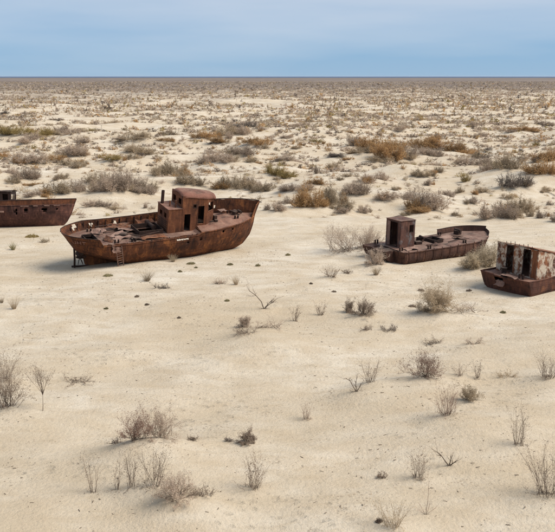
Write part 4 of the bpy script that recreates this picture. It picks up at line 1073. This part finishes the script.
FORM_CAT = {'upright': 'shrub', 'bushy': 'shrub', 'fluffy': 'bush', 'sprawl': 'dead twigs', 'sapling': 'sapling', 'fork': 'dead shrub', 'stalk': 'stalk', 'tuft': 'grass tuft', 'cushion': 'cushion plant'}
FORM_NAME = {'upright': 'upright_shrub', 'bushy': 'dry_shrub', 'fluffy': 'fluffy_bush', 'sprawl': 'dead_twigs', 'sapling': 'sapling', 'fork': 'dead_shrub', 'stalk': 'tall_stalk', 'tuft': 'grass_tuft', 'cushion': 'cushion_plant'}
def build_near(i, rec):
    x, y, W, Hh, form, tone, lab, u, v = rec
    if form == 'cushion': W *= .85; tone = 'b' if tone == 'd' else tone
    rs = np.random.default_rng(100 + i)
    segs = plant_segs(form, W, Hh, rs)
    dist_f = max(1.0, y / 48.0)                   # twigs of the plants seen farther off are the stouter ones
    segs = [(a, b, r0 * dist_f * 1.08, r1 * dist_f * 1.08) for a, b, r0, r1 in segs]
    z = ground_z(x, y)
    o = empty(FORM_NAME[form], (x, y, z)); tag(o, lab, FORM_CAT[form], 'dry plants on the open sand')
    stems = [s for s in segs if s[2] >= .0085 * 1.08 * dist_f * .99]; fine = [s for s in segs if s[2] < .0085 * 1.08 * dist_f * .99]
    if not stems or form in ('tuft', 'cushion'): stems, fine = [], segs
    if stems:
        V, F_ = twigs_mesh(stems); tag(obj('stems', mesh_np('stems', V, F_, M['wood'] if tone in 'bdrg' else M['p_' + tone]), o), kind='stuff')
    if fine:
        V, F_ = twigs_mesh(fine, 1)
        tag(obj('twigs' if form not in ('tuft', 'cushion') else 'blades', mesh_np('twigs', V, F_, M['p_' + tone]), o), kind='stuff')
    if form in ('bushy', 'fluffy', 'upright', 'sprawl', 'sapling'):
        tips = [s[1] for s in (fine or segs)]
        per = {'bushy': 2, 'fluffy': 6, 'upright': 1, 'sprawl': 1, 'sapling': 1}[form]
        if len(tips) * per > 9000: tips = tips[::2]
        V, F_ = bits(tips, rs, .016 * dist_f ** .7 if form != 'fluffy' else .024, per, .03 if form != 'fluffy' else .06)
        tag(obj('seed_heads', mesh_np('seed_heads', V, F_, M['p_' + tone]), o), kind='stuff')
for i, rec in enumerate(near_pts): build_near(i, rec)

# scrub behind the boats: a few shapes of each tone, every bush an object of its own
def scrub_geo(seed, n_main, kids, nb, thick=1.0, ribbon=False, bit=.011):
    """unit bush 1 wide, 1 tall, as (verts, quads or tris of twigs, tris of buds)"""
    rs = np.random.default_rng(seed); V = []
    lob = [(rs.uniform(-.30, .30), rs.uniform(-.26, .26), rs.uniform(.5, .95), rs.uniform(.2, .32)) for _ in range(6)] + [(0, 0, 1.0, .34)]
    for _ in range(n_main):
        cx, cy, hh, rr = lob[rs.integers(0, len(lob))]
        a = rs.uniform(0, 2 * math.pi); e = math.acos(1 - rs.random() * .95)
        d = np.array([math.sin(e) * math.cos(a) * rr, math.sin(e) * math.sin(a) * rr, math.cos(e) * hh * .74 + .05]); f = rs.uniform(.5, 1.0)
        p0 = np.array([cx * .75, cy * .75, -.03]); p1 = np.array([cx, cy, 0.]) + d * f
        V.append((p0, p1, .006 * thick, .003 * thick))
        for k in range(kids):
            t = rs.uniform(.3, 1.0); q0 = p0 + (p1 - p0) * t
            dd = (p1 - p0) / np.linalg.norm(p1 - p0) * .6 + rs.normal(0, .75, 3); dd /= np.linalg.norm(dd)
            q1 = q0 + dd * rs.uniform(.05, .12); q1[2] = max(q1[2], .0)
            V.append((q0, q1, .0042 * thick, .0018 * thick))
    tips = np.array([s_[1] for s_ in V]); k = rs.integers(0, len(tips), nb)
    c = tips[k] + rs.normal(0, .04, (nb, 3)); c[:, 2] = np.maximum(c[:, 2], .01)
    LV = (c[:, None, :] + rs.normal(0, bit, (nb, 3, 3))).reshape(-1, 3)
    if ribbon:                              # one slim triangle for each twig
        P0 = np.array([s_[0] for s_ in V]); P1 = tips; o = rs.normal(0, 1, P0.shape); o /= np.linalg.norm(o, axis=1, keepdims=True)
        r = np.array([s_[2] for s_ in V])[:, None] * 1.6
        return np.concatenate([np.stack([P0 - o * r, P0 + o * r, P1], 1).reshape(-1, 3), LV])
    VV, FF = twigs_mesh(V)
    return VV, FF, LV
def scrub_mesh(seed, tone):
    VV, FF, LV = scrub_geo(seed, 46, 24, 2200)
    b0 = len(VV); n = len(LV) // 3
    me = bpy.data.meshes.new('scrub_bush')
    me.from_pydata(np.concatenate([VV, LV]).tolist(), [], [tuple(f) for f in FF.tolist()] + [(b0 + 3 * i, b0 + 3 * i + 1, b0 + 3 * i + 2) for i in range(n)]); me.update()
    me.materials.append(M['p_' + tone]); return me
PROTO = {t: [scrub_mesh(500 + 17 * j + ord(t), t) for j in range(5)] for t in 'gdomt'}
TONE_WORD = {'g': 'grey twiggy', 'd': 'dark grey', 'o': 'orange brown', 'm': 'mustard olive', 't': 'tan'}
def zone(u, v):
    if v < 140: return 'far off below the horizon'
    if u < 80: return 'behind the left edge boat'
    if u < 160: return 'behind the stern of the largest boat'
    if u < 272: return 'behind the bow of the largest boat'
    if u < 350: return 'beyond the gap amid the boats'
    if u < 440: return 'behind the box cabin boat'
    return 'behind the right edge boat'
def depth_word(v): return 'nearest row' if v > 185 else ('middle row' if v > 160 else 'back row')
same_label = {}
for i, (x, y, W, Hh, tone, u, v) in enumerate(mid_pts):
    me = PROTO[tone][i % 5]
    o = obj('scrub_bush', me)
    o.location = (x, y, ground_z(x, y) - .03); o.rotation_euler = (0, 0, random.uniform(0, 6.28))
    o.scale = (W * random.uniform(1.45, 1.8), W * random.uniform(1.3, 1.6), max(Hh, .3) * 1.6)
    zn = zone(u, v)
    lab = f'{TONE_WORD[tone]} scrub bush {zn}' + ('' if v < 140 else f', {depth_word(v)}')
    tag(o, lab, 'bush', f'{TONE_WORD[tone]} bushes {zn}')
    same_label.setdefault(lab, []).append((x / y, o))
ORD = 'second third fourth fifth sixth seventh eighth ninth tenth eleventh twelfth thirteenth fourteenth fifteenth sixteenth seventeenth eighteenth nineteenth twentieth twenty-first twenty-second twenty-third'.split()
for lab, lst in same_label.items():
    lst.sort(key=lambda q: q[0])
    for k, (_, o) in enumerate(lst):
        if len(lst) == 1: continue
        pos = 'leftmost' if k == 0 else 'rightmost' if k == len(lst) - 1 else f'{ORD[min(k - 1, 21)]} from left'
        o['label'] = lab + ', ' + pos

# the rest of the scrub, out to where it melts into the plain
def far_scrub():
    rs = np.random.default_rng(31)
    pts = []
    def density(x, y):
        return vnoise(x / 26, y / 40, 51) * .5 + vnoise(x / 9, y / 13, 52) * .3 + (vnoise(x / 150, y / 320, 53) - .5) * .45 + .1
    #        y0   y1   count  thr  main kids buds thick bud  size
    bands = [(108, 170, 900, .26, 18, 6, 230, 1.9, .025, 1.05), (170, 260, 3000, .25, 11, 4, 80, 2.9, .05, 1.7), (260, 420, 6800, .25, 7, 2, 30, 6.2, .07, 2.2),
             (420, 700, 15000, .24, 4, 1, 8, 10., .11, 2.1), (700, 1200, 30000, .22, 2, 1, 4, 15., .16, 2.3), (1200, 2600, 36000, .16, 2, 0, 2, 24., .22, 3.4)]
    V_all = []; C_all = []
    tones = np.array([TONES[k] for k in 'gbomtd']); tp = [.42, .12, .13, .06, .23, .04]
    for y0, y1, n, thr, nm, kd, nb, th, bit, size in bands:
        y = np.sqrt(rs.uniform(y0 ** 2, y1 ** 2, n)); x = rs.uniform(-.365, .365, n) * (y + 15)
        keep = density(x, y) > thr + .14
        keep &= ~((np.abs(x + 31) < 12) & (np.abs(y - 103) < 6))
        x, y = x[keep], y[keep]; m = len(x)
        z = terrain(x, y)
        W = np.clip(rs.lognormal(.1, .48, m) * size, .35, 3.0 if y0 < 250 else 4.2 if y0 < 400 else 7.0); Hh = W * rs.uniform(.42, .72, m)
        ti = rs.choice(6, m, p=tp if y0 < 650 else [.62, .16, .03, .02, .13, .04]); f = rs.random((m, 1)); col = tones[ti, 0] * (1 - f) + tones[ti, 1] * f
        col *= rs.uniform(.8, 1.2, (m, 1))
        G = np.stack([scrub_geo(900 + q, nm, kd, nb, th, True, bit) for q in range(12)]); k = G.shape[1] // 3
        g = G[rs.integers(0, 12, m)].copy(); an = rs.uniform(0, 6.283, m)[:, None]
        gx = g[..., 0] * np.cos(an) - g[..., 1] * np.sin(an); gy = g[..., 0] * np.sin(an) + g[..., 1] * np.cos(an)
        tri = np.stack([gx, gy, g[..., 2]], -1).reshape(m, k, 3, 3)
        tri[..., 0] *= W[:, None, None]; tri[..., 1] *= W[:, None, None]; tri[..., 2] *= Hh[:, None, None]
        tri[..., 0] += x[:, None, None]; tri[..., 1] += y[:, None, None]; tri[..., 2] += z[:, None, None] - .05
        V_all.append(tri.reshape(-1, 3)); C_all.append(np.repeat(col, k * 3, 0))
    V = np.concatenate(V_all); C = np.concatenate(C_all)
    me = mesh_np('desert_scrub', V, np.arange(len(V)).reshape(-1, 3), M['p_attr'])
    at_ = me.color_attributes.new('tone', 'FLOAT_COLOR', 'POINT')
    at_.data.foreach_set('color', np.concatenate([C, np.ones((len(C), 1))], 1).astype(np.float32).ravel())
    print('scrub tris', len(V) // 3)
    return me
tag(obj('desert_scrub', far_scrub()), 'scattered low desert scrub covering the plain out to the horizon', 'scrub', kind='stuff')

# litter: broken twigs and clods lying on the open sand
def litter():
    rs = np.random.default_rng(77); n = 4200
    y = np.sqrt(rs.uniform(27 ** 2, 100 ** 2, n)); x = rs.uniform(-.36, .36, n) * (y + 6)
    keep = vnoise(x / 5, y / 6, 61) > .42
    x, y = x[keep], y[keep]; z = ground_z(x, y); segs = []
    for i in range(len(x)):
        a = rs.uniform(0, 6.28); l = .03 + .17 * rs.random() ** 2.5; r = rs.uniform(.006, .022)
        p = np.array([x[i], y[i], z[i] + .012]); d = np.array([math.cos(a) * l, math.sin(a) * l, rs.uniform(0, .04)])
        segs.append((p, p + d, r, r * .6))
        if rs.random() < .5: segs.append((p + d * .4, p + d * .4 + np.array([math.cos(a + .7), math.sin(a + .7), .15]) * l * .5, r * .7, r * .4))
    V, F_ = twigs_mesh(segs)
    return mesh_np('twig_litter', V, F_, M['litter'])
tag(obj('twig_litter', litter()), 'broken twig litter strewn over the open foreground sand', 'litter', kind='stuff')

# ------------------------------------------------------------------ haze: dusty air over the whole plain
hz = MB().box((0, 2000, 8.5), (250000, 110000, 27.0))
hm = bpy.data.materials.new('haze'); hm.use_nodes = True
hn = hm.node_tree; hn.nodes.clear()
ho = hn.nodes.new('ShaderNodeOutputMaterial'); hv = hn.nodes.new('ShaderNodeVolumePrincipled')
hv.inputs['Color'].default_value = (.86, .92, 1.0, 1); hv.inputs['Density'].default_value = 1.1e-5; hv.inputs['Anisotropy'].default_value = 0.2
hn.links.new(hv.outputs['Volume'], ho.inputs['Volume'])
tag(hz.build('haze', hm), kind='stuff', label='thin pale dusty haze over the whole plain', cat='haze')
